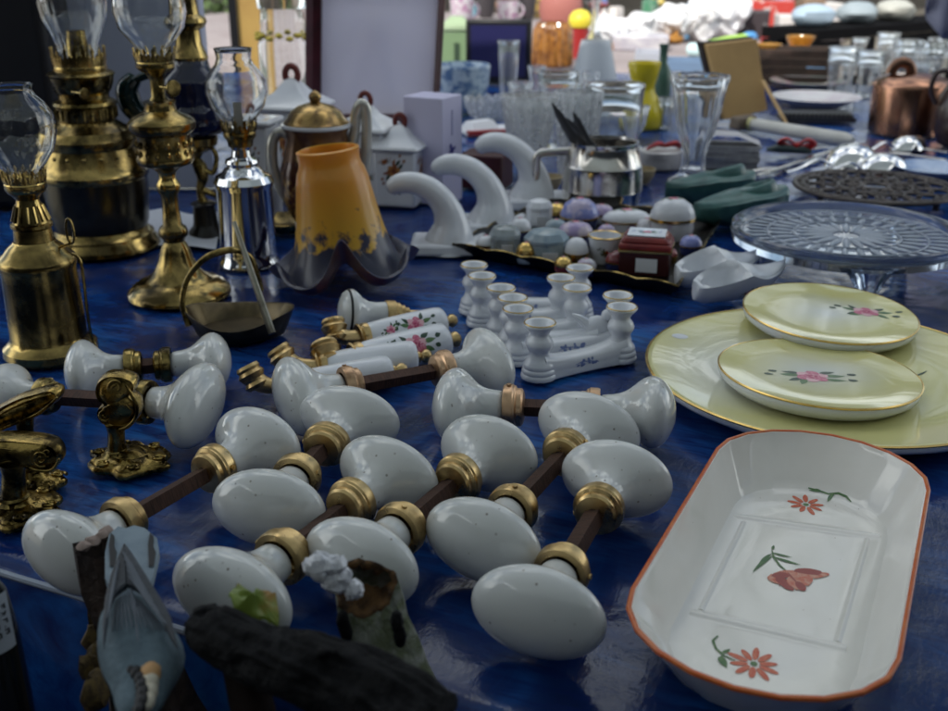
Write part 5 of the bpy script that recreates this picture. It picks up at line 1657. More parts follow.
def build_right_back():
    # brown framed card on an easel back
    Y = P(738, 124).y
    c = P(738, 124)
    t = thing('framed_card', 'brown backed photo frame standing with its prop out', 'photo frame', c)
    wd = mat('kraft board', (.50, .32, .13), .6, noise=(12, (.40, .25, .10), .4, .7))
    dk = mat('dark frame wood', (.03, .02, .015), .4)
    f_ = px_plane(c)
    O = [f_(726, 120), f_(767, 110, -.004), f_(760, 40, .02), f_(710, 46, .024)]
    g = G(); g.loft([O, [p + Vector((-.004, .012, 0)) for p in O]]); g.obj('backing_board', wd, t, bevel=.001)
    cen = (O[0] + O[1] + O[2] + O[3]) / 4
    O2 = [cen + (p - cen) * 1.04 + Vector((-.006, .013, 0)) for p in O]
    g = G(); g.loft([O2, [p + Vector((-.006, .012, 0)) for p in O2]]); g.obj('frame', dk, t)
    g = G(); a = f_(762, 80, -.004); b = Vector((f_(782, 112).x, -.05, .002))
    g.tube([a, b], [.006, .005], 8, sq=.3); g.obj('prop', wd, t)
    g = G(); g.box(.03, .03, max(min(p.z for p in O), .003), (f_(745, 118).x, .006, max(min(p.z for p in O), .003) / 2 - .0008)); g.obj('foot', dk, t)

    # hatchet like tenderiser
    t = thing('meat_mallet', 'cream handled mallet with grey brown head below the framed card', 'mallet', P(790, 134))
    c = Vector(t.location)
    crm = mat('cream handle', (.55, .54, .50), .4, noise=(30, (.45, .44, .40), .4, .7))
    a, b = P(752, 124, .014) - c, P(853, 141, .012) - c
    g = G(); g.tube([a, a.lerp(b, .1), a.lerp(b, .5), a.lerp(b, .92), b], [.009, .0105, .011, .0115, .006], 16); g.obj('handle', crm, t)
    d = (a - b).normalized()
    g = G(); g.tube([a + d * -.002, a + d * .004], .0112, 16); g.obj('ferrule', mat('yellowed band', (.5, .47, .22), .4), t)
    g = G(); M = Matrix.Translation(a + d * .018) @ Matrix.Rotation(math.atan2(d.y, d.x), 4, 'Z')
    g.box(.026, .05, .022, (0, 0, .001), M=M, top=(.85, .92)); g.obj('head', mat('grey brown horn', (.16, .12, .085), .5, noise=(60, (.09, .07, .05), .4, .7)), t, bevel=.004)
    # ribbed black grater
    c = P(815, 121); g = G()
    g.box(.13, .055, .008, (0, 0, .006))
    for i in range(16): g.box(.004, .056, .007, (-.058 + i * .0077, 0, .0125))
    tag(g.obj('ribbed_rack', mat('dull dark metal', (.07, .07, .075), .4, .7), None, c, R(-6), bevel=.0006), 'dark ribbed metal rack behind the cream handled mallet', 'rack')

    # plates
    def simple_plate(name, px, py, hw, h, matl, lab, rz=0, z0=0.0, inner=None):
        c = P(px, py, z0); r = hw * MPP(c.y)
        g = G(); g.m = 0
        g.lathe([(0, 0), (r * .55, 0), (r * .6, .002), (r * .97, h), (r, h + .001), (r * .98, h + .002), (r * .66, .006), (r * .6, .005)], 56)
        g.m = 1; g.lathe([(r * .6, .005), (0, .0048)], 56)
        tag(g.obj(name, [matl, inner or matl], None, c), lab, 'plate')
    wht = mat('cream china', (.66, .64, .64), .2, noise=(15, (.60, .52, .56), .5, .7))
    pkc = mat('pink print china', (.58, .40, .46), .2, noise=(40, (.66, .6, .6), .4, .6))
    simple_plate('dinner_plate', 815, 106, 44, .018, wht, 'white plate with pink centre behind the ribbed rack', inner=pkc)
    simple_plate('soup_plate', 808, 88, 38, .016, mat('green pink china', (.42, .44, .36), .25, noise=(25, (.55, .34, .36), .42, .62)), 'green and pink plate beyond the white plate')
    simple_plate('blue_plate', 932, 176, 36, .012, mat('pale blue china', (.42, .52, .70), .2, noise=(18, (.30, .40, .62), .45, .6)), 'pale blue plate beside the iron trivet', inner=mat('blue rose china', (.50, .58, .72), .2, noise=(45, (.62, .35, .42), .6, .66)))
    c = P(813, 80); g = G(); g.box(.04, .04, .035, (0, 0, .0175))
    tag(g.obj('blue_cube', mat('sky blue card', (.20, .36, .60), .5), None, c, R(20), bevel=.001), 'small sky blue box between the cocktail glass and plain tumbler', 'box')

    # copper pan with lid
    cop = mat('copper', (.42, .22, .145), .2, 1, noise=(30, (.34, .17, .11), .42, .7), rnoise=(30, .12, .32))
    c = P(905, 132)
    t = thing('copper_pan', 'tall copper casserole with rounded lid near the dark jug', 'pan', c)
    _, pr = LP(905, 132, [(134, 0), (134, 33), (131, 36), (92, 37), (86, 36)])
    g = G(); g.lathe(pr + [(0, pr[-1][1])], 48); g.obj('body', cop, t)
    _, pr = LP(905, 132, [(86, 38), (84, 38), (80, 35), (76, 28), (74, 20), (73, 14)])
    g = G(); g.lathe([(0, pr[0][1])] + pr + [(0, pr[-1][1])], 48); l = g.obj('lid', cop, t)
    g = G(); q = px_plane(c)(903, 62)
    g.tube([Vector((q.x + .017 * cos(a), 0, ZA(c.y, 74) + .019 * sin(a))) for a in [PI * i / 12 for i in range(13)]], .007, 10, sq=1.3)
    g.obj('lid_handle', mat('dark copper', (.20, .11, .075), .3, .9), l)
    # dark jug at the edge
    c = P(962, 146)
    t = thing('stoneware_jug', 'dark brown stoneware jug at the far end of the cutlery', 'jug', c)
    _, pr = LP(962, 146, [(148, 0), (148, 20), (144, 24), (130, 30), (112, 32), (95, 29), (82, 21), (76, 15), (66, 14), (62, 16), (61, 12), (70, 11), (80, 14)])
    g = G(); g.lathe(pr, 40); g.obj('body', mat('brown stoneware', (.045, .026, .022), .25, coat=.3), t)
    g = G(); f_ = px_plane(c); g.spline([f_(948, 70), f_(936, 74), f_(931, 90), f_(936, 104)], .004, 6, n=10); g.obj('handle', mat('brown stoneware', (0, 0, 0)), t)

    # silver bells / ladles
    for (cx, cy, rx, lab, ang) in ((851, 152, 26, 'mirror bright silver ladle bowl lying before its twin', .5), (882, 158, 22, 'mirror bright silver ladle bowl resting beside its twin', .3), (908, 136, 17, 'small silver ladle bowl close to the copper pan', .4)):
        c = P(cx, cy + 14); m = MPP(c.y, .02); r = rx * m
        g = G()
        pr = [(0, r * .88), (r * .5, r * .8), (r * .8, r * .56), (r * .97, r * .2), (r, .003), (r * .96, .002), (r * .9, r * .2), (r * .72, r * .5), (r * .45, r * .7), (0, r * .78)]
        T = Matrix.Rotation(ang, 4, 'Z') @ Matrix.Diagonal((1.2, .85, 1, 1))
        g.lathe(pr, 40, T)
        hd = Vector((cos(PI + ang), sin(PI + ang), 0))
        g.spline([hd * r * 1.12 + Vector((0, 0, .006)), hd * r * 1.8 + Vector((0, 0, .016)), hd * (r * 2.8) + Vector((0, 0, .006)), hd * r * 3.4 + Vector((0, 0, .003))], [.004, .003, .0035, .005], 6, n=10, sq=.5)
        tag(g.obj('silver_ladle', mat('mirror silver', (.82, .82, .82), .06, 1), None, c), lab, 'ladle', 'silver ladles')
    cutlery((756, 176), (836, 150), 'long steel knife pointing at the silver ladles', w=.006)
    cutlery((700, 176), (776, 168), 'steel knife lying behind the green clogs', w=.0055)
    cutlery((806, 176), (842, 168), 'short steel knife before the silver ladles', w=.0055)
    cutlery((946, 152), (880, 142), 'steel spoon handle stretched by the dark jug', w=.005)
    cutlery((946, 160), (890, 152), 'second steel handle lying above the blue plate', w=.005)
    cutlery((826, 148), (778, 152), 'steel knife crossing near the red bow', w=.0055)
    # red bow on a small dark brush
    c = P(790, 156)
    t = thing('red_bow_brush', 'dark bristle brush tied with bright red ribbon', 'brush', c, R(-15))
    g = G(); g.tube([(-.035, 0, .008), (-.02, 0, .011), (.02, 0, .01), (.03, 0, .008)], [.004, .009, .008, .004], 12, sq=.7); g.obj('brush', mat('dark green wood', (.03, .05, .05), .4), t)
    rd = mat('red ribbon', (.48, .015, .02), .35, noise=(80, (.3, .01, .015), .4, .7))
    g = G()
    for s in (1, -1):
        g.spline([(0.008, 0, .016), (.008 + s * .014, -.004, .026), (.008 + s * .024, 0, .02), (.008 + s * .012, .003, .013), (.008, 0, .016)], [.003, .005, .006, .005, .003], 6, n=8, sq=.5)
    g.ball((.008, -.002, .017), .005, 10); g.obj('ribbon', rd, t)

    # grey folded stack of napkins / cards
    c = P(728, 166)
    t = thing('card_stack', 'stack of pale grey cards behind the faceted goblet', 'cards', c, R(-12))
    g = G()
    for i in range(9):
        g.box(.082, .05, .0032, (random.uniform(-.002, .002), random.uniform(-.002, .002), .0018 + i * .0036), M=Matrix.Rotation(random.uniform(-.04, .04), 4, 'Z'))
    g.obj('cards', mat('grey card', (.36, .36, .38), .7, noise=(90, (.28, .28, .30), .4, .6)), t)
    g = G()
    g.loft([[Vector((x, y, z)) for x, y, z in r] for r in ([(-.04, -.024, .0345), (-.04, .024, .0345), (-.04, .0, .037)], [(-.02, -.024, .047), (-.02, .024, .047), (-.02, 0, .05)], [(.01, -.022, .046), (.01, .022, .046), (.01, 0, .049)], [(.04, -.02, .035), (.04, .02, .035), (.04, 0, .038)])])
    g.obj('folded_card', mat('pale folded card', (.44, .43, .45), .7), t)
    # red and white tin
    c = P(660, 166)
    t = thing('tea_tin', 'white tin with bright red band beside the faceted goblet', 'tin', c)
    g = G(); m = MPP(c.y, .02); r = 21 * m
    g.lathe([(0, 0), (r, 0), (r * 1.02, .002), (r, .022), (r * .9, .024), (0, .024)], 36); g.obj('tin', mat('white tin', (.55, .53, .52), .3, noise=(45, (.35, .33, .34), .5, .7)), t)
    g = G(); g.spline([(-.022, -.01, .026), (-.008, -.014, .034), (.004, -.004, .030), (.018, -.010, .034), (.026, 0, .026)], [.003, .006, .005, .007, .003], 6, n=8, sq=.6); g.obj('red_ribbon', rd, t)
    # wooden saucer and cream bowl
    for px, py, hw, lab in ((640, 182, 15, 'small cream wooden saucer behind the tankard'), (548, 190, 14, 'small cream bowl glimpsed through the tankard handle')):
        c = P(px, py); r = hw * MPP(c.y)
        g = G(); g.lathe([(0, 0), (r * .6, 0), (r * .9, .009), (r, .018), (r * .95, .019), (r * .8, .01), (0, .004)], 36)
        tag(g.obj('wooden_saucer', mat('cream wood', (.42, .34, .20), .5, noise=(30, (.3, .22, .11), .4, .7)), None, c), lab, 'saucer')
    # paper with red strip
    c = P(488, 132); g = G()
    g.box(.09, .07, .006, (0, 0, .003)); g.m = 1; g.box(.09, .012, .007, (0, -.03, .0045)); g.m = 0
    g.box(.055, .04, .012, (-.01, .01, .013), M=Matrix.Rotation(.4, 4, 'Z'), top=(.8, .5))
    tag(g.obj('paper_packet', [PAPER, mat('red paper', (.35, .03, .03), .5)], None, c, R(16)), 'white paper packet with a red strip beyond the white box', 'packet')
    c = P(486, 186); g = G(); g.box(.06, .05, .045, (0, 0, .0225))
    tag(g.obj('lacquer_box', mat('dark maroon lacquer', (.06, .012, .014), .3), None, c, R(-20), bevel=.003), 'dark maroon box tucked behind the swan neck rests', 'box')

    # yellow vase, green bottle
    c = P(641, 127)
    _, pr = LP(641, 127, [(128, 0), (128, 19), (124, 21), (112, 21), (102, 18), (92, 12), (86, 11), (76, 14), (64, 16.5), (62, 16), (70, 13), (84, 9)])
    g = G(); g.lathe(pr, 40)
    tag(g.obj('yellow_vase', mat('yellow opaline', (.62, .50, .015), .25, coat=.3), None, c), 'bright yellow waisted vase behind the tankard', 'vase')
    c = P(660, 112)
    _, pr = LP(660, 112, [(113, 0), (113, 9), (80, 9.5), (70, 8), (62, 4), (48, 4), (46, 5), (44, 5), (44, 0)])
    g = G(); g.lathe(pr, 24)
    tag(g.obj('green_bottle', mat('grey green glass', (.06, .12, .09), .15), None, c), 'grey green bottle beside the yellow vase', 'bottle')
    # frosted grey lampshade
    c = P(594, 84)
    _, pr = LP(594, 84, [(86, 24), (80, 23), (42, 15), (40, 14)])
    g = G(); g.lathe(pr + [(r - .002, z) for r, z in pr[::-1]], 36, closed_loop=True)
    tag(g.obj('grey_lampshade', mat('frosted grey glass', (.36, .40, .44), .4), None, c), 'frosted grey glass lampshade under the slim bottle', 'lampshade')
    # amber jar, red and yellow toy, terracotta pot, green tin, navy panel, bowl
    c = P(552, 66)
    _, pr = LP(552, 66, [(67, 0), (67, 18), (64, 20), (30, 19), (24, 16), (22, 15)])
    g = G(); g.lathe(pr + [(r * .85, z) for r, z in pr[::-1][:-2]] + [(0, .01)], 96, fn=lambda t, r, z: Vector((r * (1 + .05 * cos(16 * t)) * cos(t), r * (1 + .05 * cos(16 * t)) * sin(t), z)))
    tag(g.obj('amber_jar', mat('amber ribbed glass', (.50, .22, .05), .12, trans=.35, noise=(60, (.22, .08, .02), .42, .62)), None, c), 'ribbed amber glass jar next to the navy panel', 'jar')
    c = P(579, 58)
    t = thing('mustard_pot', 'small red pot with yellow and white cap', 'pot', c)
    _, pr = LP(579, 58, [(60, 0), (60, 9), (28, 9), (27, 0)]); g = G(); g.lathe(pr, 24); g.obj('pot', mat('red plastic', (.30, .02, .02), .4), t)
    _, pr = LP(579, 58, [(27, 10), (22, 12), (16, 11), (11, 7), (9, 0)]); g = G(); g.lathe([(0, pr[0][1])] + pr, 24); g.obj('cap', mat('yellow plastic', (.75, .62, .05), .4), t)
    c = P(560, 40)
    _, pr = LP(560, 40, [(41, 0), (41, 10), (30, 18), (10, 22), (-6, 20), (-14, 12), (-20, 13)])
    g = G(); g.lathe(pr, 32)
    tag(g.obj('terracotta_pot', mat('terracotta', (.34, .12, .10), .7), None, c), 'dusty red terracotta pot behind the amber jar', 'pot')
    c = P(457, 74)
    t = thing('green_tin', 'pale green lidded tin beside the navy panel', 'tin', c)
    m = MPP(c.y, .05)
    g = G(); h = ZA(c.y, 30); g.box(30 * m, 30 * m, h, (0, 0, h / 2)); g.obj('tin_body', mat('sage green', (.20, .30, .16), .4), t, bevel=.003)
    g = G(); g.box(33 * m, 33 * m, .012, (0, 0, h + .006)); g.box(30 * m, 30 * m, .02, (0, 0, h + .022), top=(.4, .4)); g.obj('lid', mat('pale sage', (.32, .42, .26), .4), t, bevel=.003)
    g = G(); g.box(.012, .004, .05, (0, -15 * m - .002, h * .5)); g.obj('dark_emblem', mat('dark green print', (.04, .07, .04), .5), t)
    c = P(498, 84); m = MPP(c.y, .1)
    t = thing('navy_panel', 'small upright navy screen with black frame behind the flared glass', 'panel', c, R(-6))
    w, h = 66 * m, ZA(c.y, 20)
    g = G(); g.box(w, .03, h, (0, .015, h / 2)); g.obj('frame', BLACK, t, bevel=.004)
    g = G(); g.box(w * .84, .003, h * .8, (0, -.0018, h * .52)); g.obj('navy_face', mat('navy gloss', (.018, .018, .075), .3), t)
    c = P(462, 112)
    _, pr = LP(462, 112, [(114, 0), (114, 14), (110, 16), (96, 24), (82, 27), (70, 28), (66, 29), (64, 28), (70, 26), (90, 22)])
    g = G(); g.lathe(pr + [(0, .02)], 40)
    tag(g.obj('blue_white_bowl', mat('blue and white china', (.42, .52, .62), .2, noise=(60, (.10, .18, .34), .48, .6)), None, c), 'blue and white china bowl behind the white box', 'bowl')


def build_far():
    # second table with sunlit clutter
    o = TE + TU * .5 + TV * 2.42
    t = thing('second_table', 'second stall table with pale cloth beyond the blue one', 'table', (o.x, o.y, -.73), TA)
    wood = mat('table wood', (0, 0, 0))
    g = G(); g.box(2.8, 1.9, .03, (-2.05, .95, .70)); g.obj('tabletop', wood, t)
    for x in (-3.2, -.8):
        for y in (.1, 1.7):
            g = G(); g.box(.06, .06, .685, (x, y, .3425)); g.obj('leg', wood, t)
    g = G()
    prof = [(-.03, .30), (-.035, .5), (-.02, .70), (-.008, .719), (0, .7215), (.9, .7215), (1.91, .7215)]
    xs = [-3.42 + 2.80 * i / 120 for i in range(121)]
    vs = [[g.v((x, y + (.012 * sin(x * 26) if z < .69 else 0), z)) for y, z in prof] for x in xs]
    for a, b in zip(vs, vs[1:]):
        for j in range(len(prof) - 1): g.f((a[j], b[j], b[j + 1], a[j + 1]))
    tag(g.obj('beige_cloth', mat('beige cloth', (.30, .26, .26), .8, noise=(9, (.24, .2, .2), .4, .7)), None, (o.x, o.y, -.73), TA, sharp=0), 'beige pink cloth covering the second table', 'tablecloth')
    zt = -.0085

    def bag(px, py, w, h, lab, col, seed, name='plastic_bag', bumps=7):
        random.seed(seed)
        c = P(px, py, zt); m = MPP(c.y)
        g = G()
        for i in range(bumps):
            r = h * m * random.uniform(.28, .48)
            g.ball((random.uniform(-.5, .5) * w * m * .8, random.uniform(-.06, .06), r * .9 + random.uniform(0, .35) * h * m), (r * random.uniform(.9, 1.5), r, r * random.uniform(.8, 1.1)), 30)
        for v in g.bm.verts:
            q_ = v.co * 26 + Vector((seed, 0, 0))
            v.co += Vector((NZ.noise(q_), NZ.noise(q_ + Vector((9, 0, 0))), NZ.noise(q_ + Vector((0, 9, 0))))) * .022 + Vector((NZ.noise(v.co * 70), NZ.noise(v.co * 70 + Vector((5, 0, 0))), 0)) * .010
            v.co.z = max(v.co.z, 0)
        tag(g.obj(name, col, None, c, sharp=30), lab, 'bag' if 'bag' in name else 'soft toy')
    wp = mat('white plastic', (.80, .80, .82), .35)
    bag(622, 46, 46, 30, 'crumpled white carrier bag beside the slim bottle', wp, 3)
    bag(676, 42, 30, 34, 'round white carrier bag above the tan stuffed one', wp, 9)
    bag(710, 40, 44, 40, 'fluffy white heap of bags by the red boxes', wp, 5, bumps=9)
    bag(664, 44, 44, 14, 'tan soft toy lying under the round white bag', mat('tan plush', (.36, .17, .035), .9), 12, 'soft_toy', 5)
    # clear box with lilac content
    c = P(640, 50, zt); g = G(); m = MPP(c.y)
    g.box(52 * m, .10, 15 * m, (0, 0, 7.5 * m), top=(1.08, 1.1)); 
    tag(g.obj('plastic_tub', mat('milky plastic', (.55, .53, .60), .3, trans=.3, noise=(30, (.75, .74, .76), .45, .65)), None, c, R(-8), bevel=.006), 'milky lilac plastic tub in the sun', 'tub')
    # toys on it
    for x, col, lab in ((617, (.75, .3, .05), 'tiny orange toy brick before the carrier bag'), (606, (.1, .5, .55), 'tiny turquoise toy brick before the carrier bag')):
        c = P(x, 50, zt); g = G(); g.box(.024, .024, .024, (0, 0, .012)); g.tube([(0, 0, .024), (0, 0, .03)], .007, 12)
        tag(g.obj('toy_brick', mat('toy ' + lab[:12], col, .4), None, c, R(20), bevel=.002), lab, 'toy')
    c = P(790, 82); m = MPP(c.y); t = thing('wooden_crate', 'dark brown slatted crate behind the amber glasses', 'crate', c, R(-14))
    cw = mat('dark crate wood', (.035, .022, .016), .7, noise=(20, (.07, .04, .03), .5, .7))
    for i in range(4):
        g = G(); g.box(86 * m, .012, 7 * m, (0, -.05, (4.2 + 8.4 * i) * m)); g.box(86 * m, .012, 7 * m, (0, .05, (4.2 + 8.4 * i) * m)); g.obj('slat', cw, t)
    for x in (-1, 1):
        g = G(); g.box(.012, .084, 33 * m, (x * 40 * m, 0, 16.6 * m)); g.obj('end_board', cw, t)
    # lime and blue strips
    for (a, b, col, lab) in (((706, 48), (744, 40), (.42, .70, .10), 'lime green foam roll before the red boxes'), ((744, 40), (752, 38), (.10, .36, .75), 'bright blue roll end beside the lime roll'), ((690, 50), (716, 52), (.55, .75, .78), 'pale turquoise packet under the white heap')):
        pa, pb = P(*a, .01), P(*b, .01); c = pa.copy(); c.z = zt
        g = G(); g.tube([Vector((0, 0, .02)), (pb - pa) * .5 + Vector((0, 0, .021)), (pb - pa) + Vector((0, 0, .02))], [.018, .02, .018], 14)
        tag(g.obj('foam_roll', mat(lab[:12], col, .5), None, c), lab, 'roll')
    # cyan capped bottle
    c = P(694, 38, zt)
    _, pr = LP(694, 38, [(39, 0), (39, 9), (4, 9), (0, 5), (-20, 5)], zt)
    g = G(); g.lathe(pr + [(0, pr[-1][1])], 24)
    tag(g.obj('blue_bottle', mat('cyan plastic', (.10, .42, .72), .3), None, c), 'cyan plastic bottle behind the white bags', 'bottle')
    # red and white boxes
    rw = [mat('red carton', (.42, .04, .03), .5, noise=(20, (.55, .5, .48), .56, .6)), mat('white carton', (.60, .57, .55), .6, noise=(24, (.4, .1, .08), .6, .66)), mat('dark carton', (.04, .03, .035), .5, noise=(24, (.4, .4, .4), .6, .64)), mat('brown carton', (.22, .15, .10), .7)]
    for i, (px, py, w, h, k, lab) in enumerate(((752, 38, 30, 26, 2, 'dark carton with grey print by the fluffy white heap'), (768, 28, 44, 26, 0, 'red and white carton lying on the dark one'), (788, 42, 26, 26, 1, 'white carton with a red corner next to the dark carton'), (806, 40, 20, 40, 3, 'slim brown carton between the white and red cartons'), (822, 34, 24, 30, 1, 'white carton beside the black stall'), (776, 48, 18, 16, 0, 'small red carton in front of the white one'))):
        c = P(px, py, zt); m = MPP(c.y)
        g = G(); g.box(w * m, .12, h * m, (0, 0, h * m / 2))
        tag(g.obj('carton', rw[k], None, c, R(-16 + 5 * i), bevel=.003), lab, 'carton', 'cartons on the second table')
    # beige/blue crate row
    for px, py, w, h, col, lab in ((684, 72, 40, 12, (.16, .24, .36), 'slate blue tray at the edge of the second table'), (650, 66, 30, 14, (.42, .44, .50), 'pale grey tray at the edge of the second table')):
        c = P(px, py); m = MPP(c.y); g = G()
        W, D, H = w * m, .11, h * m
        g.box(W, D, .006, (0, 0, .003)); g.box(W, .006, H, (0, -D / 2, H / 2 + .001)); g.box(W, .006, H, (0, D / 2, H / 2 + .001)); g.box(.006, D - .008, H, (-W / 2 + .004, 0, H / 2 + .001)); g.box(.006, D - .008, H, (W / 2 - .004, 0, H / 2 + .001))
        tag(g.obj('plastic_tray', mat(lab[:10], col, .5), None, c, R(-10)), lab, 'tray')
    # flowered cups clutter at the top
    flo = mat('floral china', (.55, .52, .55), .3, noise=(50, (.35, .12, .28), .5, .6))
    dkc = mat('dark china', (.05, .045, .05), .3)
    for px, py, r, h, mm, lab in ((462, 24, 12, 24, flo, 'floral cup above the green tin'), (486, 18, 10, 22, dkc, 'dark cup between two floral cups'), (508, 22, 11, 20, flo, 'floral cup above the navy panel'), (527, 20, 9, 22, dkc, 'dark cup near the terracotta pot'), (538, 18, 6, 20, mat('ochre china', (.42, .28, .08), .4), 'narrow ochre cup near the terracotta pot')):
        c = P(px, py, zt); m = MPP(c.y); R0 = r * m; H = h * m
        g = G(); g.lathe([(0, 0), (R0 * .6, 0), (R0 * .9, H * .3), (R0, H), (R0 * .9, H), (R0 * .8, H * .35), (0, H * .1)], 28)
        g.tube([(R0 * .9 + R0 * .5 * sin(a), 0, H * .55 + H * .28 * cos(a)) for a in [PI * i / 8 for i in range(9)]], R0 * .1, 6)
        tag(g.obj('china_cup', mm, None, c), lab, 'cup', 'china cups on the second table')

    # crowd of small odds and ends on the second table
    rq = random.Random(5)
    pal = [(.62, .60, .58), (.45, .06, .05), (.10, .16, .40), (.55, .42, .08), (.06, .22, .12), (.30, .16, .10), (.70, .66, .62), (.05, .05, .06), (.55, .30, .34), (.20, .42, .52)]
    for i in range(46):
        px = rq.uniform(450, 815); py = rq.uniform(6, 40)
        if 690 < px < 735 and py > 25: continue
        c = P(px, py, zt); m = MPP(c.y); h = rq.uniform(8, 20) * m; w = rq.uniform(4, 9) * m
        mm = mat('odds paint %d' % (i % 10), pal[i % 10], .4, noise=(45, tuple(min(1, v * .5 + .2) for v in pal[i % 10]), .48, .6))
        g = G(); k = i % 4
        if k == 0: g.lathe([(0, 0), (w * .7, 0), (w, h * .2), (w * .9, h * .6), (w * .35, h * .8), (w * .35, h), (0, h)], 20)
        elif k == 1: g.lathe([(0, 0), (w * .6, 0), (w * .5, h * .1), (w * 1.2, h * .6), (w * 1.3, h * .65), (w * 1.1, h * .62), (0, h * .2)], 24)
        elif k == 2: g.box(w * 2.2, w * 1.4, h * .8, (0, 0, h * .4)); g.box(w * 2.0, w * 1.2, h * .1, (0, 0, h * .86))
        else: g.ball((0, 0, h * .35), (w, w, h * .35), 16); g.ball((0, 0, h * .8), (w * .5, w * .5, h * .2), 12); g.tube([(w * .6, 0, h * .5), (w * 1.4, 0, h * .7)], w * .15, 6)
        tag(g.obj(('small_jar', 'footed_bowl', 'lidded_box', 'china_figure')[k], mm, None, c, rq.uniform(0, 3), bevel=.002 if k == 2 else 0),
            ('small painted jar', 'small footed bowl', 'small lidded box', 'small china figure')[k] + ' in the sunlit crowd of odds on the second table', ('jar', 'bowl', 'box', 'figurine')[k], ('painted jars', 'footed bowls', 'lidded boxes', 'china figures')[k] + ' crowding the second table')

    # black covered stall at right
    a = PY(818, 36, 3.15); b = PY(945, 0, 3.55)
    d = (b - a); d.z = 0; L = d.length; ang = math.atan2(d.y, d.x)
    t = thing('black_stall', 'black covered trestle stall with gaps between its drapes', 'stall', (a.x, a.y, -.72), ang)
    top = a.z + .72
    bl = mat('black cloth', (.006, .006, .007), .9, spec=.05)
    g = G(); g.box(L + .5, .2, .03, (L / 2 + .25, .10, top)); g.obj('stall_top', bl, t)
    for x0, x1 in ((-.05, .12), (.17, .30), (.36, L + .5)):
        g = G(); xs = [x0 + (x1 - x0) * i / 24 for i in range(25)]
        vs = [[g.v((x, .004 + .012 * sin(x * 60) * (1 - z / top), z)) for z in (.02, top * .5, top - .016)] for x in xs]
        for p, q in zip(vs, vs[1:]):
            for j in range(2): g.f((p[j], q[j], q[j + 1], p[j + 1]))
        g.obj('drape', bl, t, sharp=0)
    for x in (0, L + .4):
        for y in (.04, .15):
            g = G(); g.box(.05, .05, top - .016, (x, y, (top - .016) / 2)); g.obj('leg', bl, t)
    # goods on the black stall
    for u, col, lab in ((.18, (.35, .45, .55), 'pale blue parcel on the black stall'), (.55, (.28, .33, .36), 'grey parcel on the black stall'), (.9, (.40, .40, .36), 'stone coloured parcel on the black stall')):
        c = Vector((a.x, a.y, a.z + .0165)) + Vector((cos(ang), sin(ang), 0)) * u * .6 + Vector((-sin(ang), cos(ang), 0)) * .10
        g = G(); g.ball((0, 0, .03), (.07, .06, .035), 16)
        for v in g.bm.verts: v.co.z = max(0, v.co.z); v.co += Vector((random.uniform(-1, 1), random.uniform(-1, 1), 0)) * .006
        tag(g.obj('parcel', mat(lab[:9], col, .6), None, c, ang), lab, 'parcel')
    # hanging grey cloth
    Yc = 2.3
    g = G()
    pl = [(926, 20), (948, 42), (1010, 40), (1010, -160), (940, -160)]
    xs = PY(926, 20, Yc)
    x0 = PY(927, 0, Yc).x; x1 = PY(1010, 0, Yc).x; z0 = ZA(Yc, 40); z1 = z0 + .42
    def fs(u, v):
        x = x0 + (x1 - x0) * u
        zb = z0 + max(0, .07 * (1 - u * 4))
        return Vector((x, Yc + .018 * sin(u * 22) * (1 - .5 * v) + .02 * sin(u * 9), zb + (z1 - zb) * v))
    g.sheet(fs, 40, 16)
    o = g.obj('hanging_cloth', mat('grey lavender cloth', (.24, .25, .33), .85), None, sharp=0)
    sm = o.modifiers.new('thick', 'SOLIDIFY'); sm.thickness = .004
    tag(o, 'grey lavender cloth hanging over the tumblers', 'cloth')
    t = thing('clothes_rail', 'thin metal rail that carries the grey cloth', 'rail', (x0 - .05, Yc, -.72))
    H = z1 + .72
    g = G(); g.tube([(0, 0, H), (x1 - x0 + .35, 0, H)], .012, 10); g.obj('bar', STEEL, t)
    g = G(); g.tube([(x1 - x0 + .3, 0, 0), (x1 - x0 + .3, 0, H)], .014, 10); g.obj('post', STEEL, t)
    # wooden post and window-like gap on the far side
    q = PY(249, 30, 3.0)
    g = G(); g.box(.075, .075, 2.9, (0, 0, 1.45))
    tag(g.obj('wooden_post', mat('honey wood', (.42, .27, .08), .55, noise=(8, (.34, .20, .06), .4, .7)), None, (q.x, q.y, -.72), R(12), bevel=.004), 'honey coloured wooden post behind the glass jar', 'post')
    q = PY(234, 30, 2.96)
    g = G(); g.box(.022, .03, 2.9, (0, 0, 1.45))
    tag(g.obj('iron_post', BLACK, None, (q.x, q.y, -.72), R(12)), 'thin black iron post beside the wooden post', 'post')


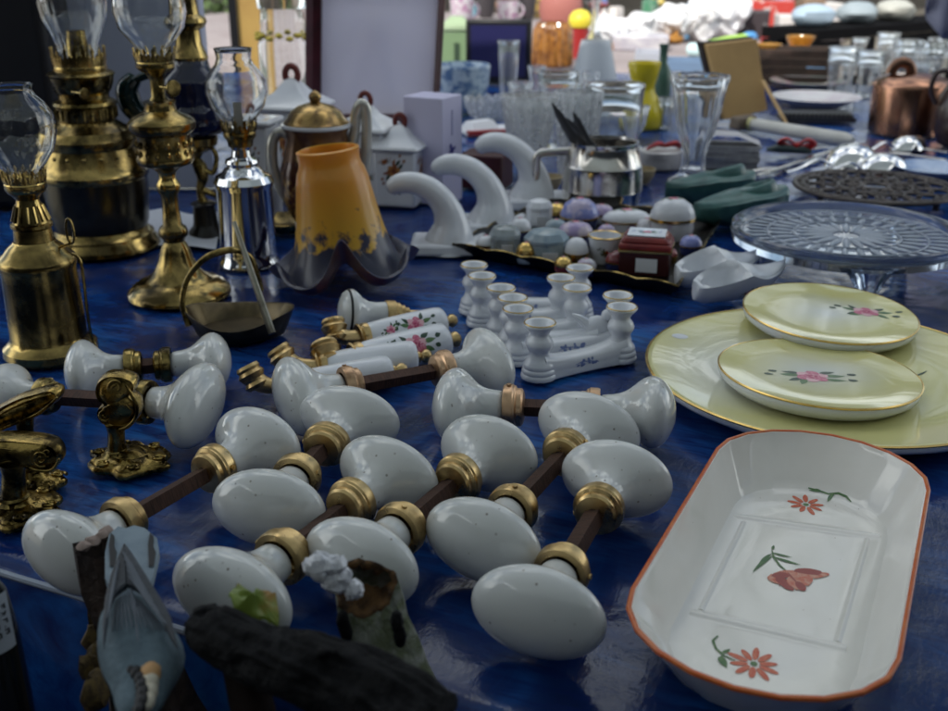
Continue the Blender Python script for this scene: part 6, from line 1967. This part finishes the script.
# ------------------------------------------------------------------ figurines in front
def build_figurines():
    zb = -.075                                   # bench top
    # nuthatch on a bark stump, head towards the camera
    cb = P(137, 640, .035)
    base = Vector((cb.x - .004, cb.y + .012, zb))
    t = thing('bird_figurine', 'blue grey nuthatch figurine clinging head down to a brown stump', 'figurine', base)
    L = lambda px, py, z: P(px, py, z) - base
    bark = mat('brown bark', (.055, .034, .026), .6, noise=(60, (.02, .013, .012), .4, .65), bump=(130, .8, .003))
    g = G()
    def rgs(p, rx, ry, n=22, seed=0):
        random.seed(seed)
        return [p + Vector((rx * cos(2 * PI * i / n) * (1 + .13 * sin(5 * 2 * PI * i / n + seed)), ry * sin(2 * PI * i / n) * (1 + .10 * sin(7 * 2 * PI * i / n)), 0)) for i in range(n)]
    s0 = L(106, 548, .052)
    s1 = L(118, 640, .02)
    g.loft([rgs(Vector((s1.x + .01, s1.y + .01, 0)), .035, .026), rgs(Vector((s1.x + .01, s1.y + .012, .02)), .026, .02), rgs(Vector((s1.x + .004, s1.y + .016, .05)), .019, .014),
            rgs(Vector((s1.x, s1.y + .016, .085)), .014, .011), rgs(s0 + Vector((0, 0, -.02)), .0145, .010), rgs(s0 + Vector((0, .001, 0)), .0150, .009), rgs(s0 + Vector((0, .001, -.008)), .010, .005)])
    g.obj('stump', bark, t, sharp=30)
    g = G()
    for px, py in ((82, 549), (92, 543), (101, 538), (106, 534)):
        p = L(px, py, .055); g.ball(p + Vector((0, .002, 0)), (.0035, .003, .002), 8)
    for v in g.bm.verts: v.co += Vector((random.uniform(-1, 1), random.uniform(-1, 1), random.uniform(-1, 1))) * .0006
    g.obj('broken_bark_edge', mat('pale broken wood', (.28, .21, .18), .7), t)
    # body: skinned-like loft from tail tip to head, in the direction of the camera and down
    fea = mat('blue grey feather', (.125, .185, .225), .65, noise=(110, (.07, .11, .14), .35, .7), bump=(420, .7, .0012))
    tailm = mat('pale tail feather', (.21, .27, .32), .55, noise=(70, (.15, .20, .25), .4, .7), bump=(200, .3, .001))
    wing = mat('slate wing feather', (.040, .048, .062), .5, noise=(60, (.022, .026, .033), .4, .7), bump=(260, .8, .001))
    path = [(121, 590, .060), (126, 606, .060), (131, 622, .059), (137, 640, .057), (139, 658, .054), (138, 674, .051), (136, 692, .049), (134, 708, .047), (133, 722, .042)]
    pts = [L(*q) for q in path]
    wid = [.0085, .0122, .0146, .0158, .0150, .0114, .0088, .0080, .0060]
    g = G()
    rings = []
    n = 26
    for i, p in enumerate(pts):
        d = (pts[min(i + 1, len(pts) - 1)] - pts[max(i - 1, 0)]).normalized()
        side = Vector((1, 0, 0)); side = (side - d * side.dot(d)).normalized(); up = side.cross(d).normalized()
        if up.z < 0: up = -up
        rings.append([p - up * wid[i] * .75 + side * wid[i] * cos(2 * PI * k / n) + up * wid[i] * .8 * sin(2 * PI * k / n) for k in range(n)])
    tip = pts[-1] + (pts[-1] - pts[-2]).normalized() * .006 - Vector((0, 0, .006))
    rings.append([tip + (q - pts[-1]) * .25 for q in rings[-1]])
    g.loft(rings)
    body = g.obj('bird_body', fea, t, sub=1, sharp=0)
    g = G()    # beak
    bk = tip; dd = (pts[-1] - pts[-3]).normalized()
    g.tube([bk - Vector((0, 0, .004)), bk + dd * .012 - Vector((0, 0, .006))], [.003, .0004], 8); g.obj('beak', BLACK, t)
    g = G()    # tail fan with two dark bars
    tl = [(-20, 46), (-9, 60), (2, 62), (13, 60), (22, 46), (20, 18), (10, -6), (-8, -6), (-18, 20)]
    def tp(x, y): return L(126 + x, 588 - y, .056)
    tail = []
    outl = [(-21, 10), (-21, 36), (-17, 54), (-8, 62), (0, 60), (8, 63), (19, 60), (31, 50), (33, 38), (27, 12), (18, -10), (-8, -12)]
    up_ = Vector((0, 0, .004))
    a = [tp(*q) for q in outl]
    g.loft([[p - up_ for p in a], [p - up_ * .4 for p in a], [p for p in a]])
    for s in (-13, 26):
        pl = [(s - 3, 20), (s - 4, 42), (s - 2, 54), (s + 2, 50), (s + 1.5, 40), (s + 4, 34), (s + 2, 20)]
        g.m = 1; b_ = [tp(*q) + Vector((0, 0, .0006)) for q in pl]; g.loft([b_, [p + Vector((0, 0, .0004)) for p in b_]]); g.m = 0
    g.obj('tail', [tailm, BLACK], t, bevel=.0008)
    for s in (-1, 1):   # wings crossing into a point over the rump
        g = G()
        if s < 0: ol = [(124, 541), (117, 556), (110, 574), (105, 596), (102, 622), (103, 646), (107, 622), (109, 604), (115, 592), (122, 586), (127, 583), (127, 560)]
        else: ol = [(124, 541), (132, 552), (145, 572), (159, 594), (171, 616), (178, 646), (170, 634), (161, 616), (152, 601), (143, 591), (134, 585), (127, 583), (125, 560)]
        a = [L(x, y, .0655 - .00008 * max(0, y - 575)) for x, y in ol]
        g.loft([[p - up_ * .8 for p in a], a]); g.obj('wing', wing, t, bevel=.0008)
    g = G()    # wing feather ridges
    for k in range(5):
        p0, p1 = L(123 + k * 1.5, 552 + k * 6, .0662), L(140 + k * 6.5, 580 + k * 11, .0655)
        g.tube([p0, p0.lerp(p1, .5), p1], [.0003, .0007, .0004], 6)
        p0, p1 = L(119 - k * 1.4, 560 + k * 7, .0662), L(111 - k * 1, 590 + k * 7, .0655)
        g.tube([p0, p0.lerp(p1, .5), p1], [.0003, .0006, .0003], 6)
    g.tube([L(130, 584, .0628), L(134, 604, .0632), L(138, 640, .0605)], [.0003, .0006, .0003], 6)
    for k in range(13):
        u = (k - 6) / 6
        x0 = 128 + u * 13; x1 = 137 + u * 30
        g.tube([L(x0, 592 + abs(u) * 10, .0628 - .0035 * u * u), L((x0 + x1) / 2, 608 + abs(u) * 8, .0632 - .005 * u * u), L(x1, 626 + abs(u) * 6, .0618 - .0062 * u * u)], [.0002, .00042, .0002], 5)
    g.obj('wing_feather', mat('light feather edge', (.09, .105, .13), .6), t)
    g = G()    # eye stripe and orange cheek
    for px, py, r, sl in ((131, 669, .0016, 0), (136, 672, .0021, 0), (140, 678, .0022, 0), (142, 685, .0024, 0), (143, 693, .0026, 0), (142, 701, .0026, 0), (139, 709, .0024, 0), (146, 668, .0034, 1), (150, 675, .0042, 1), (149, 684, .0036, 2), (149, 693, .0032, 2), (147, 702, .003, 2)):
        g.m = sl; g.ball(L(px, py, .0515 - (0 if sl == 0 else .0015)), (r, r * 1.5, r), 10)
    g.obj('face_marking', [BLACK, mat('orange breast', (.52, .30, .13), .7), mat('cream cheek', (.52, .48, .38), .7)], t)
    g = G()    # foot and moss
    for px, py, r in ((96, 616, .004), (94, 640, .005), (97, 655, .004), (90, 668, .005), (100, 682, .005), (96, 694, .006)):
        g.ball(L(px, py, .01), (r, r, r * 1.4), 8)
    for v in g.bm.verts: v.co += Vector((random.uniform(-1, 1), random.uniform(-1, 1), random.uniform(-1, 1))) * .0012
    g.obj('moss_clump', mat('ochre moss', (.13, .085, .025), .8, noise=(300, (.05, .03, .012), .4, .6)), t)

    # black log group with leaf and mossy stump
    b2 = P(330, 655, .02); base = Vector((b2.x, b2.y - .005, zb))
    t = thing('log_figurine', 'black log figurine with green leaf and mossy hollow stump', 'figurine', base)
    L2 = lambda px, py, z: P(px, py, z) - base
    char = mat('charred black bark', (.004, .004, .005), .7, noise=(60, (.014, .014, .016), .5, .7), bump=(140, 1.0, .004), spec=.2)
    g = G()
    pp = [(201, 622, .060), (212, 630, .060), (238, 643, .059), (270, 658, .058), (305, 668, .058), (345, 682, .056), (385, 702, .054), (430, 734, .050)]
    rad = [.0065, .0105, .0112, .0122, .0132, .0145, .0155, .0155]
    P3 = [L2(*q) for q in pp]
    g.spline(P3, rad, 22, n=72)
    random.seed(4)
    import mathutils
    AX_ = (P3[-1] - P3[0]).normalized(); AY_ = AX_.cross(Vector((0, 0, 1))).normalized(); AZ_ = AX_.cross(AY_)
    for v in g.bm.verts:
        q_ = Vector((v.co.dot(AX_) * 22, v.co.dot(AY_) * 210, v.co.dot(AZ_) * 210))
        nz = mathutils.noise.noise(v.co * 110) * .0016 - (max(0, .22 - abs(mathutils.noise.noise(q_)))) * .010 + mathutils.noise.noise(q_ * 2.3) * .0007
        c_ = min(P3, key=lambda p: (p - v.co).length)
        v.co += (v.co - c_).normalized() * nz
    g.spline([L2(332, 660, .066), L2(322, 652, .071), L2(338, 652, .073)], [.004, .0022, .0008], 5, n=8)
    g.obj('black_log', char, t, sharp=0)
    g = G()
    def lf(pxs, z0, z1, th=.0016):
        a = [L2(px, py, z) for (px, py), z in zip(pxs, z0)]
        N = len(a); c_ = sum(a, Vector()) / N + Vector((0, -.001, .0045))
        fine = []
        for i in range(N):
            for j in range(4):
                fine.append(a[i].lerp(a[(i + 1) % N], j / 4) + Vector((0, 0, .0012 * sin(i * 2.1 + j))))
        rings = [[c_ + (p - c_) * k + Vector((0, 0, .0016 * sin(4.5 * k) * cos(j * .55))) for j, p in enumerate(fine)] for k in (1, .8, .6, .4, .2, .05)]
        g.loft([[p - Vector((0, 0, th)) for p in rings[0]]] + rings)
    lf([(228, 592), (238, 587), (250, 590), (262, 588), (276, 597), (279, 610), (278, 624), (266, 622), (250, 612), (234, 606)], [.065, .066, .064, .066, .064, .063, .060, .060, .062, .064], 0)
    lf([(236, 660), (255, 667), (274, 678), (282, 690), (262, 690), (245, 682)], [.04] * 6, 0)
    g.obj('leaf', mat('green yellow leaf', (.16, .22, .035), .45, noise=(55, (.30, .17, .04), .5, .66), bump=(60, .4, .003)), t, bevel=.0008)
    # mossy stump
    moss = mat('lichen bark', (.13, .15, .085), .85, noise=(130, (.27, .28, .24), .42, .60), bump=(220, .9, .003))
    g = G()
    n = 32
    Y0 = P(364, 588, .056).y
    ctr = [(364, 588, .0128, .0118, 1.0), (371, 616, .0140, .0105, .45), (378, 640, .0152, .0115, .2), (388, 668, .0165, .0125, .1), (398, 695, .018, .014, .0)]
    rings = []
    rnd = random.Random(8)
    jag = [rnd.uniform(-1, 1) for i in range(n)]
    for k, (px, py, rx, ry, tl) in enumerate(ctr):
        p = PY(px, py, Y0) - base
        U_ = Vector((0, 1, 0)).lerp(Vector((0, .45, .9)), tl).normalized()
        N_ = Vector((1, 0, 0)).cross(U_)
        rings.append([p + Vector((1, 0, 0)) * (rx * cos(2 * PI * i / n) * (1 + .10 * sin(3 * 2 * PI * i / n + k * .4) + (.07 * jag[i] if k == 0 else .03 * jag[(i + k * 5) % n])))
                      + U_ * (ry * sin(2 * PI * i / n) * (1 + (.10 * jag[(i * 3) % n] if k == 0 else 0))) + N_ * (.0016 * jag[(i * 5) % n] if k == 0 else 0) for i in range(n)])
    low = PY(404, 715, Y0) - base; low.z = 0
    rings.append([low + Vector((.026 * cos(2 * PI * i / n), .020 * sin(2 * PI * i / n), 0)) for i in range(n)])
    p0 = PY(364, 588, Y0) - base; N0 = Vector((1, 0, 0)).cross(Vector((0, .45, .9)).normalized())
    top_ = rings[0]
    rings.insert(0, [p0 + (q - p0) * .86 - N0 * -.0002 for q in top_])
    rings.insert(0, [p0 + (q - p0) * .66 - N0 * .005 for q in top_])
    rings.insert(0, [p0 + (q - p0) * .40 - N0 * .009 + Vector((.0015, 0, 0)) for q in top_])
    vs = g.loft(rings)
    inner_ = set(v for row in vs[:4] for v in row)
    for fc in g.bm.faces:
        if all(v in inner_ for v in fc.verts): fc.material_index = 1
    for v in g.bm.verts:
        nz = mathutils.noise.noise(v.co * 220) * .0016
        v.co += Vector((nz, nz, nz))
    st = g.obj('mossy_stump', [moss, mat('hollow brown wood', (.15, .075, .025), .75, noise=(150, (.045, .022, .01), .4, .6), bump=(180, .9, .003))], t, sharp=0)
    g = G()
    for px, py, r in ((313, 566, .0038), (320, 563, .0046), (322, 571, .0044), (329, 566, .0046), (336, 565, .0040), (328, 574, .0040), (334, 577, .0046), (341, 576, .0040), (338, 583, .0040), (331, 582, .0036), (353, 588, .0036), (352, 592, .0030), (355, 592, .0028)):
        g.ball(PY(px, py, Y0 - .012) - base, (r * 1.1, r, r), 14)
    for v in g.bm.verts: v.co += Vector((random.uniform(-1, 1), random.uniform(-1, 1), random.uniform(-1, 1))) * .0006
    g.obj('crystal_crust', mat('white crystals', (.84, .84, .88), .5, noise=(600, (.62, .63, .68), .4, .6), bump=(900, .6, .0006)), t, sharp=25)
    g = G()
    for px, py in ((343, 622), (346, 632), (397, 622), (400, 636)):
        g.ball(PY(px, py, Y0 - .0095) - base, (.0028, .0022, .006), 8)
    g.obj('bark_knot', char, t)
    # round dark base of the figurine
    g = G(); p = L2(222, 735, .05)
    g.lathe([(0, 0), (.026, 0), (.028, .004), (.028, .046), (.025, .05), (0, .05)], 48, Matrix.Translation((p.x + .012, p.y - .012, 0)))
    q2 = L2(240, 646, .05)
    g.spline([(p.x + .012, p.y - .012, .048), (p.x + .016, p.y - .004, .08), (q2.x, q2.y, q2.z)], [.012, .009, .008], 6, n=14)
    g.obj('wooden_base', mat('dark brown plinth', (.012, .007, .006), .8, spec=.15), t)

    # dark bottle with handwritten tag at the edge
    c0 = PY(-13, 640, .37)
    c = Vector((c0.x, c0.y, zb))
    t = thing('dark_bottle', 'dark glass flask with handwritten white price label', 'bottle', c)
    H = .115
    g = G(); g.lathe([(0, 0), (.011, 0), (.0125, .004), (.0135, .06), (.0132, .10), (.011, .122), (.006, .134), (.0055, .145), (0, .145)], 36)
    g.obj('flask', mat('black glass', (.012, .014, .016), .12, coat=.4), t)
    g = G()
    rr = .0139
    def lab_pt(u, v): 
        a = R(-52) + u * R(80)
        return Vector((rr * cos(a), rr * sin(a), v))
    zc = PY(-16, 632, .357).z - zb
    vs = [[g.v(lab_pt(-.5 + i / 12, zc - .0135 + .027 * j / 6)) for j in range(7)] for i in range(13)]
    for a, b_ in zip(vs, vs[1:]):
        for j in range(6): g.f((a[j], b_[j], b_[j + 1], a[j + 1]))
    lb = g.obj('price_label', mat('grey white label', (.42, .46, .52), .7), t, sharp=0)
    # pen strokes, reading downwards
    rr = .0142
    g = G()
    def pen(*pts):
        g.tube([lab_pt(u, zc + v) for u, v in pts], .00034, 5)
    y = .0095
    for dx, stro in ((-.02, [[(.12, .010), (.20, .0105), (.20, .0085), (.13, .0085)], [(.12, .0068), (.20, .0068)], [(.16, .0068), (.16, .0045)], [(.12, .0045), (.20, .0045)], [(.20, .003), (.12, .003), (.12, .001), (.19, .0005)],
                               [(.12, -.0012), (.20, -.0016)], [(.20, -.0004), (.13, -.0028)], [(.12, -.004), (.20, -.004), (.20, -.006), (.12, -.006), (.12, -.0042)]]),
                     (.17, [[(.12, .008), (.20, .0085), (.20, .0065)], [(.12, .005), (.16, .0035), (.20, .005)], [(.12, .0015), (.20, .0015), (.20, -.0005)], [(.13, -.002), (.14, -.002)], [(.12, -.0035), (.20, -.0035), (.20, -.0055), (.13, -.0055)]])):
        for s_ in stro: pen(*[(u + dx, v) for u, v in s_])
    g.obj('handwriting', INK, lb)


# ------------------------------------------------------------------ trees, canopy, sky
def build_trees():
    leafm = mat('tree leaf', (.05, .085, .025), .5, noise=(2.2, (.09, .13, .04), .42, .65))
    barkm = mat('tree bark', (.09, .065, .045), .9)

    def tree(name, x, y, h, cr, n, lab, seed, trunk=True, zc=.62, cat='tree'):
        rnd = random.Random(seed)
        t = thing(name, lab, cat, (x, y, -.72))
        g = G()
        if trunk:
            g.spline([(0, 0, 0), (.05, 0, h * .25), (-.05, .05, h * .5), (0, 0, h * .8)], [h * .035, h * .026, h * .018, h * .006], 5, n=10)
            for i in range(7):
                a = i * 2.4; z = h * (.35 + .06 * i)
                g.spline([(0, 0, z), (cr * .4 * cos(a), cr * .4 * sin(a), z + h * .1), (cr * .75 * cos(a), cr * .75 * sin(a), z + h * .14)], [h * .012, h * .007, h * .002], 4, n=6)
        else:
            for i in range(5):
                a = i * 1.3; g.spline([(0, 0, 0), (.1 * cos(a), .1 * sin(a), h * .4), (.3 * cr * cos(a), .3 * cr * sin(a), h * .75)], [.03, .02, .006], 4, n=6)
        g.obj('trunk', barkm, t)
        g = G()
        cl = []
        for i in range(34):
            u = rnd.uniform(-1, 1); a = rnd.uniform(0, 2 * PI); rr = rnd.uniform(.35, 1.0)
            s_ = math.sqrt(1 - u * u)
            cl.append((cr * rr * s_ * cos(a), cr * rr * s_ * sin(a), h * zc + h * (1 - zc) * rr * u, cr * rnd.uniform(.16, .34)))
        for i in range(n):
            cx, cy, cz, r = rnd.choice(cl)
            p = Vector((cx + rnd.gauss(0, r * .6), cy + rnd.gauss(0, r * .6), max(.05, cz + rnd.gauss(0, r * .5))))
            s_ = rnd.uniform(.16, .30) if trunk else rnd.uniform(.03, .06)
            d = Vector((rnd.uniform(-1, 1), rnd.uniform(-1, 1), rnd.uniform(-.6, .6))).normalized()
            e = d.orthogonal().normalized() * s_ * .5
            g.f([g.v(p), g.v(p + d * s_ * .5 + e), g.v(p + d * s_ * 1.1), g.v(p + d * s_ * .5 - e)])
        g.obj('crown', leafm, t, sharp=0, norm=False)
    tree('leafy_shrub', -1.55, 5.9, 1.7, .8, 5000, 'leafy green shrub seen past the board behind the lamps', 1, False, .55, 'shrub')
    tree('broadleaf_tree', -5.5, 12, 9.0, 3.6, 9000, 'broad leafy tree far behind the lamps', 2)
    tree('broadleaf_tree', .5, 14, 11, 4.2, 11000, 'tallest leafy tree far behind the middle of the market', 3)
    tree('broadleaf_tree', 7.5, 12.5, 9.0, 3.4, 9000, 'leafy tree far behind the black stall', 4)
    g = G(); g.box(30, .3, 3.4, (0, 0, 1.7))
    tag(g.obj('rendered_wall', mat('old render', (.16, .14, .12), .9, noise=(.8, (.11, .10, .085), .4, .7)), None, (0, 18.5, -.72)), 'long rendered wall closing off the market behind the trees', 'wall')


def build_canopy():  # unseen awning added to shade the stall
    t = thing('shade_awning', 'pale canvas awning added out of view to shade the stall', 'awning', (0, 0, -.72), 0)
    cv = bpy.data.materials.new('awning canvas'); cv.use_nodes = True
    nt, b = nodes_of(cv)
    b.inputs['Base Color'].default_value = (.55, .60, .60, 1); b.inputs['Roughness'].default_value = .9
    tr = nt.nodes.new('ShaderNodeBsdfTranslucent'); tr.inputs[0].default_value = (.50, .58, .60, 1)
    mx = nt.nodes.new('ShaderNodeMixShader'); mx.inputs[0].default_value = .22
    nt.links.new(b.outputs[0], mx.inputs[1]); nt.links.new(tr.outputs[0], mx.inputs[2])
    nt.links.new(mx.outputs[0], nt.nodes['Material Output'].inputs[0])
    x0, x1, y0, y1 = -2.6, 2.6, -2.0, 1.05
    g = G()
    def fs(u, v):
        x = x0 + (x1 - x0) * u; y = y0 + (y1 - y0) * v
        z = 2.25 + .28 * (1 - abs(2 * v - 1)) - .04 * sin(PI * u * 3) ** 2
        return Vector((x, y, z))
    g.sheet(fs, 30, 20)
    o = g.obj('canvas', cv, t, sharp=0)
    wl = mat('light block canvas', (.10, .11, .14), .9)  # unseen dark walls added to keep horizon light out
    for p_, q_ in (((x1, y0), (x1, y1 - .2)), ((x0, y0), (x1, y0)), ((x0, y0), (x0, .15))):
        g = G()
        def fw(u, v, p_=p_, q_=q_):
            x = p_[0] + (q_[0] - p_[0]) * u; y = p_[1] + (q_[1] - p_[1]) * u
            w_ = .03 * sin(u * 40) * (1 - v)
            return Vector((x + (w_ if p_[0] == q_[0] else 0), y + (w_ if p_[1] == q_[1] else 0), .05 + 2.2 * v))
        g.sheet(fw, 60, 4); g.obj('light_block_wall', wl, t, sharp=0)
    for x in (x0 + .06, x1 - .06):
        for y in (y0 + .06, y1 - .06):
            g = G(); g.tube([(x, y, 0), (x, y, 2.27)], .02, 10); g.obj('pole', STEEL, t)


def build_light():
    w = bpy.data.worlds.new('World'); bpy.context.scene.world = w; w.use_nodes = True
    nt = w.node_tree
    sky = nt.nodes.new('ShaderNodeTexSky'); sky.sky_type = 'NISHITA'; sky.sun_disc = False
    el, az = R(43), R(205)                  # compass: clockwise from +Y
    sky.sun_elevation = el; sky.sun_rotation = az
    sky.air_density = 1.0; sky.dust_density = 2.0; sky.ozone_density = 1.5
    bg = nt.nodes['Background']; bg.inputs[1].default_value = .12
    # broken white cloud over the clear sky
    tc = nt.nodes.new('ShaderNodeTexCoord'); nz = nt.nodes.new('ShaderNodeTexNoise')
    nz.inputs['Scale'].default_value = 2.6; nz.inputs['Detail'].default_value = 7; nz.inputs['Roughness'].default_value = .55
    rp = nt.nodes.new('ShaderNodeValToRGB'); rp.color_ramp.elements[0].position = .42; rp.color_ramp.elements[1].position = .60
    mxc = nt.nodes.new('ShaderNodeMix'); mxc.data_type = 'RGBA'; mxc.inputs[7].default_value = (15.5, 16.2, 16.0, 1)
    nt.links.new(tc.outputs['Generated'], nz.inputs['Vector']); nt.links.new(nz.outputs['Fac'], rp.inputs[0])
    nt.links.new(rp.outputs[0], mxc.inputs[0]); nt.links.new(sky.outputs[0], mxc.inputs[6])
    nt.links.new(mxc.outputs[2], bg.inputs[0])
    sd = bpy.data.lights.new('sun', 'SUN'); sd.energy = 3.4; sd.angle = R(.5); sd.color = (1, .95, .87)
    so = bpy.data.objects.new('sun', sd); C.objects.link(so)
    to_sun = Vector((sin(az) * cos(el), cos(az) * cos(el), sin(el)))
    so.rotation_euler = to_sun.to_track_quat('Z', 'Y').to_euler()
    so.location = to_sun * 20


def build_camera():
    cd = bpy.data.cameras.new('camera'); co = bpy.data.objects.new('camera', cd); C.objects.link(co)
    cd.sensor_width = 36; cd.lens = 36 * FPX / 948
    cd.clip_start = .02; cd.clip_end = 300
    co.location = (0, 0, HC); co.rotation_euler = (PI / 2 - PITCH, 0, 0)
    cd.dof.use_dof = True; cd.dof.focus_distance = .62; cd.dof.aperture_fstop = 11
    sc = bpy.context.scene
    sc.camera = co
    sc.view_settings.view_transform = 'Standard'; sc.view_settings.look = 'None'
    sc.view_settings.exposure = EXPOSURE; sc.view_settings.gamma = 1
    sc.render.engine = 'CYCLES'
    sc.cycles.max_bounces = 12; sc.cycles.transmission_bounces = 10; sc.cycles.transparent_max_bounces = 8
    sc.cycles.glossy_bounces = 5; sc.cycles.diffuse_bounces = 4
    sc.cycles.sample_clamp_indirect = 4; sc.cycles.blur_glossy = 1.0
    sc.cycles.use_denoising = True


EXPOSURE = 0.32
build_setting()
build_table()
build_knobs()
build_brass_handles()
build_plates()
build_dish()
build_levers()
build_candle_bars()
build_lamps()
build_middle()
build_clogs()
build_tray()
build_left_back()
build_glass()
build_right_back()
build_far()
build_figurines()
build_trees()
build_canopy()
build_light()
build_camera()
